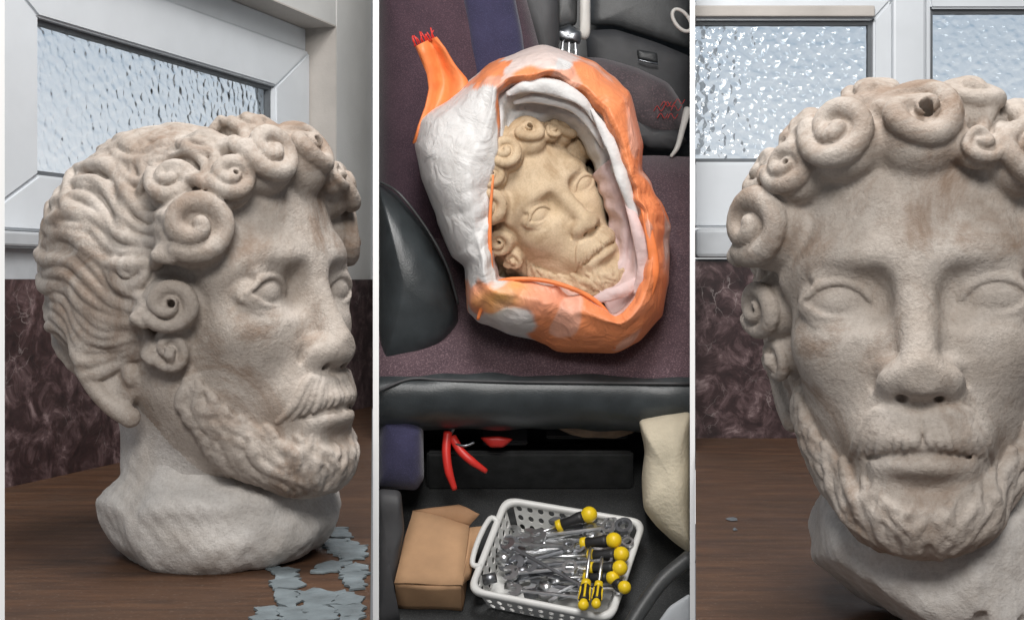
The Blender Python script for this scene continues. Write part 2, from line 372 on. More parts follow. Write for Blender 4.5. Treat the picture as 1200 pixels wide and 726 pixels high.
# ----------------------------------------------------------------------------
# sculpting: a signed distance field carved in numpy, meshed with OpenVDB
# ----------------------------------------------------------------------------
class Sculpt:
    def __init__(s, lo, hi, vox):
        s.lo = np.array(lo, np.float32); s.vox = vox
        n = np.ceil((np.array(hi) - s.lo) / vox).astype(int) + 1
        s.n = n
        s.ax = [(s.lo[i] + vox * np.arange(n[i])).astype(np.float32) for i in range(3)]
        s.D = np.full(n, 0.2, np.float32)
        s.L = np.zeros(n, np.int16)
    def box(s, lo, hi):
        a = np.clip(np.floor((np.array(lo) - s.lo) / s.vox).astype(int), 0, s.n - 1)
        b = np.clip(np.ceil((np.array(hi) - s.lo) / s.vox).astype(int) + 1, 1, s.n)
        if np.any(b <= a): return None
        sl = tuple(slice(a[i], b[i]) for i in range(3))
        X = s.ax[0][sl[0]][:, None, None]; Y = s.ax[1][sl[1]][None, :, None]; Z = s.ax[2][sl[2]][None, None, :]
        return sl, X, Y, Z
    def add(s, sl, d, k, lab):
        D = s.D[sl]
        if lab is not None:
            m = d < D; s.L[sl][m] = lab
        if k > 0:
            h = np.maximum(k - np.abs(D - d), 0) / k
            s.D[sl] = np.minimum(D, d) - h * h * k * 0.25
        else: s.D[sl] = np.minimum(D, d)
    def sub(s, sl, d, k):
        D = s.D[sl]; d = -d
        h = np.maximum(k - np.abs(D - d), 0) / k
        s.D[sl] = np.maximum(D, d) + h * h * k * 0.25
    def ell(s, c, r, k=0.01, lab=None, cut=False, rot=None):
        c = np.array(c, float); r = np.array(r, float); m = k + 0.006
        R = r.max() if rot is not None else r
        q = s.box(c - R - m, c + R + m)
        if q is None: return
        sl, X, Y, Z = q
        dx, dy, dz = X - np.float32(c[0]), Y - np.float32(c[1]), Z - np.float32(c[2])
        if rot is not None:
            M = np.array(rot, np.float32)      # rows: local axes
            dx, dy, dz = [dx * M[i, 0] + dy * M[i, 1] + dz * M[i, 2] for i in range(3)]
        r = r.astype(np.float32)
        k0 = np.sqrt((dx / r[0]) ** 2 + (dy / r[1]) ** 2 + (dz / r[2]) ** 2)
        k1 = np.sqrt((dx / r[0] ** 2) ** 2 + (dy / r[1] ** 2) ** 2 + (dz / r[2] ** 2) ** 2) + 1e-6
        d = k0 * (k0 - 1) / k1
        d = np.maximum(d, -r.min())
        if cut: s.sub(sl, d, k)
        else: s.add(sl, d, k, lab)
    def tube(s, P, rad, k=0.004, lab=None, cut=False):
        P = np.array(P, float); rad = np.broadcast_to(np.array(rad, float), (len(P),)).copy()
        m = k + 0.005; R = rad.max()
        q = s.box(P.min(0) - R - m, P.max(0) + R + m)
        if q is None: return
        sl, X, Y, Z = q
        shape = np.broadcast_shapes(X.shape, Y.shape, Z.shape)
        d = np.full(shape, 0.2, np.float32)
        off = [q0.start for q0 in sl]
        for i in range(len(P) - 1):
            a, b = P[i], P[i + 1]; rr = max(rad[i], rad[i + 1]) + m
            q2 = s.box(np.minimum(a, b) - rr, np.maximum(a, b) + rr)
            if q2 is None: continue
            s2, X2, Y2, Z2 = q2
            loc = tuple(slice(s2[j].start - off[j], s2[j].stop - off[j]) for j in range(3))
            ab = (b - a).astype(np.float32); L2 = float(ab @ ab) + 1e-12; a = a.astype(np.float32)
            px, py, pz = X2 - a[0], Y2 - a[1], Z2 - a[2]
            t = np.clip((px * ab[0] + py * ab[1] + pz * ab[2]) / np.float32(L2), 0, 1)
            dd = np.sqrt((px - t * ab[0]) ** 2 + (py - t * ab[1]) ** 2 + (pz - t * ab[2]) ** 2) - (np.float32(rad[i]) + t * np.float32(rad[i + 1] - rad[i]))
            d[loc] = np.minimum(d[loc], dd)
        if cut: s.sub(sl, d, k)
        else: s.add(sl, d, k, lab)
    def halfspace(s, p, nrm, k=0.006):
        """cut away everything on the side the normal points to"""
        nrm = np.array(nrm, float); nrm /= np.linalg.norm(nrm)
        X, Y, Z = s.ax[0][:, None, None], s.ax[1][None, :, None], s.ax[2][None, None, :]
        d = (X - np.float32(p[0])) * np.float32(nrm[0]) + (Y - np.float32(p[1])) * np.float32(nrm[1]) + (Z - np.float32(p[2])) * np.float32(nrm[2])
        D = s.D; h = np.maximum(k - np.abs(D - d), 0) / k
        s.D = np.maximum(D, d) + h * h * k * 0.25
    def value(s, P):
        f = (np.atleast_2d(P) - s.lo) / s.vox
        f = np.clip(f, 0, s.n - 1.001); i = f.astype(int); t = f - i
        o = 0
        for a in (0, 1):
            for b in (0, 1):
                for c in (0, 1):
                    w = (t[:, 0] if a else 1 - t[:, 0]) * (t[:, 1] if b else 1 - t[:, 1]) * (t[:, 2] if c else 1 - t[:, 2])
                    o = o + w * s.D[i[:, 0] + a, i[:, 1] + b, i[:, 2] + c]
        return o
    def hit(s, O, dirs, far=0.16, step=0.0015):
        """outermost surface point on rays that start at far and run inwards to O"""
        dirs = np.atleast_2d(dirs).astype(float); dirs /= np.linalg.norm(dirs, axis=1)[:, None]
        O = np.broadcast_to(np.array(O, float), dirs.shape)
        t = np.full(len(dirs), far); alive = np.ones(len(dirs), bool)
        for _ in range(int(far / step)):
            v = s.value(O + dirs * t[:, None]); alive &= v > 0
            if not alive.any(): break
            t[alive] -= step
        return O + dirs * t[:, None]
    def mesh(s):
        import openvdb
        g = openvdb.FloatGrid(0.2); g.copyFromArray(np.ascontiguousarray(s.D))
        pts, quads = g.convertToQuads(0.0)
        pts = np.array(pts); quads = np.array(quads)[:, ::-1]
        idx = np.clip(np.rint(pts).astype(int), 0, s.n - 1)
        return pts * s.vox + s.lo, quads, s.L[idx[:, 0], idx[:, 1], idx[:, 2]]

def vn(v): v = np.array(v, float); return v / np.linalg.norm(v)
def catmull(P, n=6):
    P = np.array(P, float); Q = np.vstack([2 * P[0] - P[1], P, 2 * P[-1] - P[-2]]); out = []
    for i in range(1, len(Q) - 2):
        p0, p1, p2, p3 = Q[i - 1:i + 3]
        for t in np.arange(n) / n:
            out.append(0.5 * (2 * p1 + (p2 - p0) * t + (2 * p0 - 5 * p1 + 4 * p2 - p3) * t * t + (3 * p1 - p0 - 3 * p2 + p3) * t ** 3))
    out.append(Q[-2]); return np.array(out)

FACE, EYE_A, EYE_B, NOSE, LIPS, MOUSTACHE, BEARD, EAR_A, EAR_B, NECK, HAIR = range(11)
CURL0 = 20

def carve_head(vox):
    rg = np.random.RandomState(4)
    S = Sculpt((-0.150, -0.160, -0.225), (0.150, 0.165, 0.165), vox)
    # --- the mass of the head -------------------------------------------------
    S.ell((0, 0.015, 0.030), (0.087, 0.112, 0.096), 0.02, FACE)
    S.ell((0, -0.034, -0.045), (0.073, 0.070, 0.106), 0.030, FACE)
    S.ell((0, -0.040, 0.054), (0.074, 0.053, 0.056), 0.022, FACE)
    for sx in (-1, 1):
        S.ell((sx * 0.047, -0.066, -0.030), (0.027, 0.024, 0.024), 0.026, FACE)
        S.tube([(sx * 0.054, 0.010, -0.060), (sx * 0.040, -0.030, -0.105), (sx * 0.018, -0.072, -0.132)], [0.026, 0.024, 0.024], 0.02, FACE)
    S.ell((0, -0.088, -0.131), (0.030, 0.027, 0.026), 0.02, FACE)
    S.tube([(0, 0.020, -0.06), (0, 0.030, -0.135)], [0.064, 0.060], 0.03, NECK)
    # --- brow, sockets, eyes ----------------------------------------------------
    for sx in (-1, 1):
        S.tube(catmull([(sx * 0.012, -0.089, 0.020), (sx * 0.034, -0.0895, 0.0235), (sx * 0.058, -0.079, 0.0215), (sx * 0.075, -0.058, 0.011)]), 0.0070, 0.026, FACE)
    for sx in (-1, 1):
        S.ell((sx * 0.046, -0.1050, -0.003), (0.030, 0.0140, 0.0170), 0.012, cut=True)
        S.ell((sx * 0.0235, -0.1050, -0.002), (0.009, 0.0150, 0.014), 0.014, cut=True)
        ec = np.array((sx * 0.0460, -0.0740, -0.0030)); er = np.array((0.0255, 0.0190, 0.0180))
        S.ell(ec, er, 0.002, EYE_A if sx < 0 else EYE_B)
        def lid(pts, proud):
            P = catmull([(sx * x, 0, z) for x, z in pts], 8); q = 1 - ((P[:, 0] - ec[0]) / er[0]) ** 2 - ((P[:, 2] - ec[2]) / er[2]) ** 2
            P[:, 1] = ec[1] - er[1] * np.sqrt(np.maximum(q, .04)) - proud; return P
        up = lid([(.0240, -.0085), (.0330, .0035), (.0450, .0080), (.0580, .0055), (.0685, -.0035)], .0020)
        t = np.linspace(0, 1, len(up))
        S.tube(up, np.interp(t, [0, .3, .7, 1], [0.0016, 0.0027, 0.0027, 0.0016]), 0.0005, FACE)
        S.tube((up + np.array((0, .0035, .0052)))[3:-8], np.interp(t, [0, .3, .7, 1], [0.0018, 0.0034, 0.0034, 0.0014])[3:-8], 0.006, FACE)
        dn = lid([(.0240, -.0085), (.0340, -.0130), (.0460, -.0150), (.0580, -.0120), (.0685, -.0035)], .0014)
        S.tube(dn, np.interp(t, [0, .3, .7, 1], [0.0014, 0.0023, 0.0023, 0.0014]), 0.0012, FACE)
        S.tube(dn + np.array((0, .003, -.0045)), 0.0030, 0.005, FACE)
    # --- nose -------------------------------------------------------------------
    S.tube(catmull([(0, -0.089, 0.020), (0, -0.0990, 0.000), (0, -0.1075, -0.022), (0, -0.1160, -0.046)]), np.interp(np.linspace(0, 1, 19), [0, .3, 1], [0.0085, 0.0075, 0.0115]), 0.014, NOSE)
    S.ell((0, -0.1150, -0.0500), (0.0160, 0.0125, 0.0115), 0.008, NOSE)
    S.ell((0.004, -0.1302, -0.0520), (0.012, 0.0035, 0.010), 0.006, cut=True)
    for sx in (-1, 1):
        S.ell((sx * 0.0160, -0.1035, -0.0530), (0.0092, 0.0135, 0.0108), 0.010, NOSE)
        S.tube(catmull([(sx * 0.0220, -0.113, -0.0415), (sx * 0.0265, -0.103, -0.049), (sx * 0.0260, -0.097, -0.061)]), 0.0016, 0.006, cut=True)
        S.ell((sx * 0.0105, -0.1100, -0.0640), (0.0052, 0.0085, 0.0050), 0.002, cut=True)
    # --- mouth -------------------------------------------------------------------
    S.ell((0, -0.086, -0.090), (0.040, 0.026, 0.028), 0.018, FACE)
    S.tube(catmull([(-0.025, -0.101, -0.1055), (-0.012, -0.1105, -0.1040), (0, -0.1130, -0.1035), (0.012, -0.1105, -0.1040), (0.025, -0.101, -0.1055)]), [0.004] + [0.0072] * 23 + [0.004], 0.006, LIPS)
    S.tube(catmull([(-0.020, -0.103, -0.0925), (-0.009, -0.1115, -0.0905), (0, -0.1140, -0.0910), (0.009, -0.1115, -0.0905), (0.020, -0.103, -0.0925)]), 0.0050, 0.006, LIPS)
    # beard mass
    S.ell((0, -0.081, -0.132), (0.040, 0.034, 0.034), 0.012, BEARD)
    for sx in (-1, 1):
        S.tube(catmull([(sx * 0.070, 0.000, -0.040), (sx * 0.056, -0.010, -0.080), (sx * 0.040, -0.030, -0.110), (sx * 0.025, -0.056, -0.132), (sx * 0.010, -0.078, -0.143)]), np.linspace(0.017, 0.017, 25), 0.008, BEARD)
    S.ell((0, -0.119, -0.1190), (0.022, 0.010, 0.0050), 0.010, cut=True)
    # --- ears ----------------------------------------------------------------------
    for sx, lab in ((-1, EAR_A), (1, EAR_B)):
        S.ell((sx * 0.079, 0.036, -0.058), (0.009, 0.022, 0.030), 0.006, lab)
        S.tube(catmull([(sx * 0.088, 0.020, -0.036), (sx * 0.093, 0.036, -0.024), (sx * 0.096, 0.052, -0.036), (sx * 0.093, 0.051, -0.060), (sx * 0.088, 0.036, -0.082), (sx * 0.082, 0.023, -0.092)]), np.linspace(0.0055, 0.0080, 31), 0.004, lab)
        S.ell((sx * 0.093, 0.031, -0.058), (0.010, 0.0085, 0.018), 0.004, cut=True)
        S.ell((sx * 0.084, 0.018, -0.060), (0.0055, 0.005, 0.008), 0.004, lab)
    # --- hair mass --------------------------------------------------------------------
    S.ell((0, 0.042, 0.030), (0.096, 0.109, 0.107), 0.006, HAIR)
    S.ell((0, -0.018, 0.076), (0.082, 0.070, 0.052), 0.010, HAIR)
    for sx in (-1, 1): S.ell((sx * 0.062, 0.000, 0.020), (0.032, 0.050, 0.058), 0.012, HAIR); S.ell((sx * 0.070, 0.040, -0.008), (0.030, 0.058, 0.036), 0.012, HAIR)
    S.ell((0, 0.055, -0.020), (0.082, 0.080, 0.080), 0.02, HAIR)
    C = np.array((0, 0.020, 0.020))
    # wavy locks running from the crown outwards
    crown = vn((0.05, 0.62, 0.80))
    e1 = vn(np.cross(crown, (1, 0, 0))); e2 = np.cross(crown, e1)
    lanes = 34
    for ring, (a0, a1) in enumerate(((0.02, 0.75), (0.60, 1.25), (1.05, 1.70))):
        for i in range(lanes):
            th = 2 * math.pi * (i + 0.5 * (ring % 2) + rg.uniform(-.25, .25)) / lanes
            if ring == 0 and i % 2: continue
            st = a0 + rg.uniform(-.08, .08); en = a1 + rg.uniform(-.10, .12)
            u = np.linspace(st, en, 15); ph = rg.uniform(0, 6.28)
            w = th + (0.13 * np.sin(u * 8.0 + ph * .25 + th * 2) + rg.uniform(-.05, .05)) / np.maximum(np.sin(u), .45) * .9
            d = np.cos(u)[:, None] * crown + np.sin(u)[:, None] * (np.cos(w)[:, None] * e1 + np.sin(w)[:, None] * e2)
            P0 = C + d * 0.1
            front = (d[:, 1] < -0.35) | ((d[:, 2] < -0.25) & (d[:, 1] < 0.25)) | (d[:, 2] < -0.80)
            if front.any():
                cutat = int(np.argmax(front))
                if cutat < 5: continue
                d = d[:cutat]
            P = S.hit(C, d, 0.15)
            n = len(P); rr = np.interp(np.linspace(0, 1, n), [0, .15, .7, 1], [0.0035, 0.0078, 0.0075, 0.0030]) * rg.uniform(.75, 1.2)
            P = P + d * (rg.uniform(-.002, .001) - (.004 if ring == 0 else .0015))
            if not hasattr(S, 'locks'): S.locks = []
            S.locks.append((P, rr))
    for P, rr in S.locks: S.tube(P, rr, 0.0030, HAIR)
    # --- curls that frame the forehead ----------------------------------------------------
    curls = [  # centre, normal, radius, turn, drilled
        ((0.006, -0.096, 0.108), (0.0, -.80, .60), 0.0290, 1, 1),
        ((-0.043, -0.096, 0.102), (-.28, -.80, .52), 0.0245, 1, 0),
        ((-0.075, -0.082, 0.083), (-.52, -.78, .38), 0.0195, -1, 1),
        ((-0.099, -0.066, 0.047), (-.74, -.66, .12), 0.0285, 1, 0),
        ((-0.100, -0.037, -0.008), (-.84, -.54, 0.0), 0.0215, -1, 1),
        ((-0.090, -0.028, -0.041), (-.84, -.54, -.1), 0.0150, 1, 0),
        ((0.070, -0.084, 0.086), (.52, -.76, .40), 0.0240, -1, 1),
        ((0.040, -0.100, 0.090), (.25, -.85, .45), 0.0130, 1, 0),
        ((0.098, -0.066, 0.045), (.74, -.66, .12), 0.0270, -1, 0),
        ((0.098, -0.037, -0.006), (.84, -.54, 0.0), 0.0180, 1, 1),
        ((0.087, -0.022, -0.036), (.84, -.54, -.1), 0.0140, -1, 0),
        # second row
        ((-0.020, -0.066, 0.128), (-.12, -.45, .88), 0.0200, -1, 0),
        ((0.038, -0.066, 0.124), (.2, -.45, .86), 0.0190, 1, 0),
        ((-0.064, -0.054, 0.110), (-.45, -.45, .76), 0.0190, 1, 0),
        ((-0.092, -0.040, 0.084), (-.75, -.40, .52), 0.0200, 1, 0),
        ((0.075, -0.048, 0.108), (.5, -.45, .73), 0.0200, -1, 0),
        ((0.094, -0.034, 0.080), (.78, -.36, .5), 0.0190, -1, 0),
        ((-0.098, -0.004, 0.020), (-.95, -.22, .15), 0.0180, -1, 0),
        ((0.098, -0.004, 0.020), (.95, -.22, .15), 0.0180, 1, 0),
    ]
    START = {0: 2.6, 1: 2.9, 2: -2.9, 3: -2.2, 4: -2.4, 5: -2.6}
    ends = []
    for ci, (c, nr, R, sgn, hole) in enumerate(curls):
        c = np.array(c); nr = vn(nr); lab = CURL0 + ci
        ta = vn(np.cross((0, 0, 1), nr)); tb = np.cross(nr, ta)
        M = np.array([ta, tb, nr])
        S.ell(c - nr * R * .62, (R * 1.0, R * 1.0, R * .80), 0.006, lab, rot=M)
        turns = 1.45 if R > .016 else 1.2
        n = int(20 * turns); a = np.linspace(0, turns * 2 * math.pi, n); t = np.linspace(0, 1, n)
        a0 = START.get(ci, 2.7 if ci > 10 else -2.5)
        if c[0] > .02 and ci: a0 = math.pi - a0
        sgn = -1 if ci == 0 or c[0] > .02 else 1
        r = R * (0.74 * (1 - t) ** .85 + 0.13)
        hgt = R * (-.08 + 0.30 * t)
        cs = np.cos(sgn * a + a0); sn = np.sin(sgn * a + a0) * (1 + .12 * rg.uniform(-1, 1))
        P = c + (r * cs)[:, None] * ta + (r * sn)[:, None] * tb + hgt[:, None] * nr
        P = P + R * .05 * np.stack([np.sin(t * 17 + ci + e) for e in (0, 2, 4)], 1)
        S.tube(P, R * np.interp(t, [0, .15, .7, 1], [.26, .29, .24, .17]) * (1 + .07 * np.sin(t * 23 + ci * 2)), 0.0018, lab)
        S.ell(P[-1] + nr * R * .02, np.full(3, R * .20), .002, lab)
        rad0 = vn(P[0] - c); ends.append((c, R, P[0], vn(P[1] - P[0]), rad0, nr, lab, ci))
        if hole:
            S.tube([c + nr * R * .9 + ta * R * .12, c - nr * R * .2 + ta * R * .12], R * .13, 0.002, cut=True)
    # broad striated locks that sweep from the crown into each curl
    bundles = []
    for c, R, p0, tan, rad0, nr, lab, ci in ends:
        m = 5 if R > .02 else (6 if ci in (4, 5, 9, 10) else 4)
        d1 = vn(p0 - C); side = abs(c[0]) > .075 and c[2] < .06
        start = vn(crown + np.array((np.sign(c[0]) * (.55 if side else .25), -.15 if not side else .15, -.25 if side else 0)))
        if ci in (4, 9): start = vn((np.sign(c[0]) * .45, .80, .30))
        if ci in (5, 10): start = vn((np.sign(c[0]) * .62, .80, -.05))
        if ci in (17, 18): start = vn((np.sign(c[0]) * .35, .80, .55))
        wob = rg.uniform(0, 6.28)
        for jx in range(m):
            f = jx / (m - 1) - .5
            q = np.linspace(.12 + .1 * rg.uniform(), 1, 20)
            om = math.acos(float(np.clip(start @ d1, -1, 1)))
            dd = (np.sin((1 - q) * om)[:, None] * start + np.sin(q * om)[:, None] * d1) / math.sin(om)
            lat = np.cross(dd, np.gradient(dd, axis=0)); lat /= np.linalg.norm(lat, axis=1)[:, None]
            sg = 1 if float(lat[-1] @ rad0) > 0 else -1
            wave = .013 * np.sin(q * 9.5 + wob) * (1 - q) ** .5 * np.minimum(q * 3, 1)
            width = np.interp(q, [0, .6, .9, 1], [2.1, 2.0, 1.1, .55]) * max(R, .019)
            dd = dd + lat * ((sg * f * width + wave) / .105)[:, None]
            dd /= np.linalg.norm(dd, axis=1)[:, None]
            P = S.hit(C, dd, 0.15)
            for _ in range(2): P[1:-1] = (P[:-2] + 2 * P[1:-1] + P[2:]) / 4
            P[-1] = p0 + rad0 * f * R * .5
            P[-2] = P[-1] - tan * R * .35 - nr * R * .10
            bundles.append((P - dd * .0008, np.interp(q, [0, .2, .85, 1], [.0025, .0056, .0050, .0034]) * (1.1 if R > .02 else .9) * rg.uniform(.75, 1.3), lab))
    for P, r, lab in bundles: S.tube(P, r, .0014, HAIR)
    # --- beard locks ---------------------------------------------------------------------------
    C2 = np.array((0, -0.010, 0))
    locks = []
    for sx in (-1, 1):
        for row in range(7):
            for col in range(16):
                s = (col + .5 * (row % 2) + rg.uniform(-.25, .25)) / 16           # along the jaw, ear to chin
                t = (row + rg.uniform(-.25, .25)) / 6                              # across the band
                az = sx * np.interp(s, [0, .25, .6, 1], [1.50, 1.28, .75, 0.02])
                top = np.interp(s, [0, .2, .45, .7, .85, 1], [-.040, -.066, -.096, -.112, -.118, -.128])
                bot = np.interp(s, [0, .2, .45, .7, 1], [-.082, -.112, -.136, -.150, -.160])
                z0 = top + (bot - top) * t * .92
                ln = rg.uniform(.030, .050); m = 11; q = np.linspace(0, 1, m)
                lean = np.interp(s, [0, .5, 1], [.20, .75, .05]) + rg.uniform(-.18, .18)
                sw = rg.choice([-1, 1]) * rg.uniform(.0025, .005)
                azs = az - sx * (lean * ln * q) / .085 + sw / .085 * np.sin(q * 7.0 + rg.uniform(0, 2))
                zs = z0 - ln * q * math.cos(lean * .8)
                locks.append((azs, zs, rg.uniform(.0036, .0052) * np.interp(s, [0, .6, .8, 1], [1.1, 1.05, .80, .70]), s))
    done = []
    for azs, zs, r, s in locks:
        d = np.stack([np.sin(azs), -np.cos(azs), np.zeros_like(azs)], 1)
        O = np.stack([np.zeros_like(zs), np.full_like(zs, -0.02), zs], 1)
        P = S.hit(O, d, 0.13)
        jump = np.linalg.norm(np.diff(P, axis=0), axis=1) > .009
        if jump.any(): P = P[:max(2, int(np.argmax(jump)) + 1)]
        if len(P) < 4: continue
        done.append((P - d[:len(P)] * r * (rg.uniform(-.95, .05) if s < .7 else rg.uniform(-.1, .4)), r * np.interp(np.linspace(0, 1, len(P)), [0, .25, .7, 1], [.6, 1.05, .95, .3])))
    for P, r in done: S.tube(P, r, 0.0009, BEARD)
    MB = Sculpt.__new__(Sculpt); MB.__dict__.update(S.__dict__); MB.D = S.D.copy()
    # --- moustache --------------------------------------------------------------------------------
    for sx in (-1, 1):
        for i in range(8):
            f = i / 7; q = np.linspace(0, 1, 10)
            x0, z0 = .0022 + .0185 * f, -.0690 - .002 * (1 - f)
            x1, z1 = .0050 + .0370 * f, -.0925 - .0100 * f ** 1.6
            X = x0 + (x1 - x0) * q ** 1.15 + .0014 * np.sin(q * 3.1) * f; Zq = z0 + (z1 - z0) * q ** (1 + .9 * f) + rg.uniform(-.0006, .0006)
            O = np.stack([sx * X, np.zeros(10), Zq], 1); P = MB.hit(O, np.tile((0., -1., 0.), (10, 1)), .14, .0006)
            P[:, 1] = np.maximum(P[:, 1], -.1165)
            for _ in range(2): P[1:-1] = (P[:-2] + 2 * P[1:-1] + P[2:]) / 4
            P[:, 1] -= .0030 * np.interp(q, [0, .2, .85, 1], [0, 1, 1, .3])
            S.tube(P, np.interp(q, [0, .25, .75, 1], [.0018, .0030, .0034, .0016]) * rg.uniform(.85, 1.1), 0.0006, MOUSTACHE)
    S.tube(catmull([(-0.031, -0.0990, -0.1010), (-0.022, -0.1095, -0.0985), (0, -0.1195, -0.0968), (0.022, -0.1095, -0.0985), (0.031, -0.0990, -0.1010)]), 0.0019, 0.003, cut=True)
    # weathering: shallow wear over the whole surface
    X, Y, Z = [a.astype(np.float32) for a in (S.ax[0][:, None, None], S.ax[1][None, :, None], S.ax[2][None, None, :])]
    w = np.float32(0)
    for fr, am in ((40, .0011), (95, .0005)):
        a = [rg.uniform(-.6, .6, 3) * fr + np.eye(3)[i] * fr for i in range(3)]
        ph = rg.uniform(0, 6.28, 3)
        w = w + am * np.sin(a[0][0] * X + a[0][1] * Y + a[0][2] * Z + ph[0]) * np.sin(a[1][0] * X + a[1][1] * Y + a[1][2] * Z + ph[1]) * np.sin(a[2][0] * X + a[2][1] * Y + a[2][2] * Z + ph[2])
    S.D += w.astype(np.float32)
    return S
# ---------------------------------------------------------------- the marble heads
S_ = carve_head(VOX)
hv, hq, hl = S_.mesh()
fl = hl[hq]                                            # label of a face: most common of its corners
fl = np.where((fl[:, 0] == fl[:, 1]) | (fl[:, 0] == fl[:, 2]), fl[:, 0], np.where(fl[:, 1] == fl[:, 2], fl[:, 1], fl[:, 3]))
def face_normals(v, q):
    n = np.cross(v[q[:, 2]] - v[q[:, 0]], v[q[:, 3]] - v[q[:, 1]]); return n
fn = face_normals(hv, hq)
vnrm = np.zeros_like(hv)
for k in range(4): np.add.at(vnrm, hq[:, k], fn)
if float(np.sum(vnrm * (hv - hv.mean(0)))) < 0: hq = hq[:, ::-1]; vnrm = -vnrm
vnrm /= np.linalg.norm(vnrm, axis=1)[:, None] + 1e-12
def sub_mesh(name, mask):
    q = hq[mask]
    if len(q) < 40: return None
    u, inv = np.unique(q, return_inverse=True); inv = inv.reshape(q.shape)
    me = bpy.data.meshes.new(name); me.vertices.add(len(u)); me.vertices.foreach_set('co', hv[u].astype(np.float32).ravel())
    me.loops.add(inv.size); me.loops.foreach_set('vertex_index', inv.astype(np.int32).ravel())
    me.polygons.add(len(q)); me.polygons.foreach_set('loop_start', (np.arange(len(q)) * 4).astype(np.int32)); 
    me.update(calc_edges=True); me.validate(); me.shade_smooth()
    me.normals_split_custom_set_from_vertices(vnrm[u].tolist())
    return me
PARTS = {}
for nm, lab in (('face', FACE), ('eye', EYE_A), ('eye', EYE_B), ('nose', NOSE), ('lips', LIPS), ('moustache', MOUSTACHE), ('beard', BEARD), ('ear', EAR_A), ('ear', EAR_B), ('neck', NECK), ('hair', HAIR)):
    PARTS[lab] = (nm, sub_mesh(nm, fl == lab))
for i in range(19): PARTS[CURL0 + i] = ('curl', sub_mesh('curl', fl == CURL0 + i))
UP = {EYE_A: FACE, EYE_B: FACE, NOSE: FACE, LIPS: FACE, MOUSTACHE: BEARD}
def head_matrix(yaw, pitch, roll, loc_pt, world_pt):
    R = Matrix.Rotation(roll, 4, 'Y') @ Matrix.Rotation(yaw, 4, 'Z') @ Matrix.Rotation(pitch, 4, 'X')
    p = R @ Vector(loc_pt); return Matrix.Translation(Vector(world_pt) - p) @ R
def make_head(M, mat, base_me, label, skip=()):
    root = empty('marble_head', M); tag(root, label, 'sculpture', 'marble heads of a bearded man')
    objs = {}
    for lab in (FACE, HAIR, BEARD, NECK, EAR_A, EAR_B, EYE_A, EYE_B, NOSE, LIPS, MOUSTACHE) + tuple(CURL0 + i for i in range(19)):
        nm, me = PARTS[lab]
        if me is None or lab in skip: continue
        par = root if lab not in UP and lab < CURL0 else objs[UP.get(lab, HAIR)]
        o = bpy.data.objects.new(nm, me); COL.objects.link(o); o.parent = par; objs[lab] = o
        if not me.materials: me.materials.append(mat)
        o.material_slots[0].link = 'OBJECT'; o.material_slots[0].material = M_base if lab == NECK and mat is M_stone else mat
    if base_me is not None: link('broken_base', base_me, root, M_base)
    return root
def carve_base(variant):
    rg = np.random.RandomState(11 + variant)
    S = Sculpt((-.15, -.14, -.255), (.19, .15, -.06), .002)
    S.tube([(0, .028, -.09), (0, .030, -.17)], [.058, .064], .01)
    S.ell((.010, .012, -.190), (.086, .086, .052), .022)
    S.ell((.006, .014, -.166), (.084, .084, .026), .012); S.ell((.008, .012, -.195), (.088, .086, .030), .012)
    S.ell((-.030, .055, -.180), (.052, .048, .036), .012)
    S.ell((.055, -.020, -.190), (.052, .054, .034), .012)
    if variant: S.ell((.075, -.01, -.190), (.085, .080, .060), .02)
    S.halfspace((0, 0, -.228 if variant else -.2185), (.0, .0, -1), .004)
    if variant: S.halfspace((-.045, -.03, -.190), (-.60, -.30, -.75), .005); S.halfspace((-.062, 0, -.15), (-1, -.15, .12), .005)
    else:
        S.halfspace((-.058, .060, -.200), (-.62, .45, -.62), .006); S.halfspace((.04, -.066, -.205), (.2, -.70, -.62), .006)
        S.halfspace((-.076, -.01, -.19), (-1, -.2, -.15), .006); S.halfspace((.08, -.03, -.20), (.9, -.3, -.3), .006)
    for kf in range(9):
        a = 6.283 * (kf + rg.uniform(-.3, .3)) / 9; S.halfspace((.010 + rg.uniform(.090, .099) * math.cos(a), .012 + rg.uniform(.088, .097) * math.sin(a), rg.uniform(-.200, -.165)), (math.cos(a + rg.uniform(-.3, .3)), math.sin(a + rg.uniform(-.3, .3)), rg.uniform(-.75, .1)), .003) if not variant or math.cos(a) < .5 else None
    for _ in range(60):
        a = rg.uniform(0, 6.28); p = np.array((.010 + .092 * math.cos(a), .012 + .090 * math.sin(a), rg.uniform(-.232, -.206)))
        S.ell(p, rg.uniform(.003, .008, 3), .005, cut=True)
    X, Y, Z = S.ax[0][:, None, None], S.ax[1][None, :, None], S.ax[2][None, None, :]
    S.D += (.0014 * np.sin(61 * X + 40 * Z) * np.sin(70 * Y + 33 * X + 1) + .0009 * np.sin(150 * X - 90 * Y) * np.sin(140 * Z + 60 * Y) + .0005 * np.sin(390 * X + 200 * Z) * np.sin(370 * Y - 190 * Z)).astype(np.float32)
    v, q, _ = S.mesh(); me = pymesh('broken_base', v, q, True); bm = bmesh.new(); bm.from_mesh(me); bmesh.ops.recalc_face_normals(bm, faces=bm.faces); bm.to_mesh(me); bm.free(); me.shade_smooth()
    return me
EYE_L = (-.0465, -.094, -.004)
M1 = head_matrix(math.radians(64), math.radians(-2), math.radians(-2), EYE_L, PX(322, 342, .965))
make_head(M1, M_stone, carve_base(0), 'weathered marble head turned in profile on a broken base beside flaking paint')
M3 = head_matrix(math.radians(-15), math.radians(0), math.radians(-2), EYE_L, PX(982, 353, .80))
make_head(M3, M_stone, carve_base(1), 'weathered marble head seen full face with drilled curls before the double window')
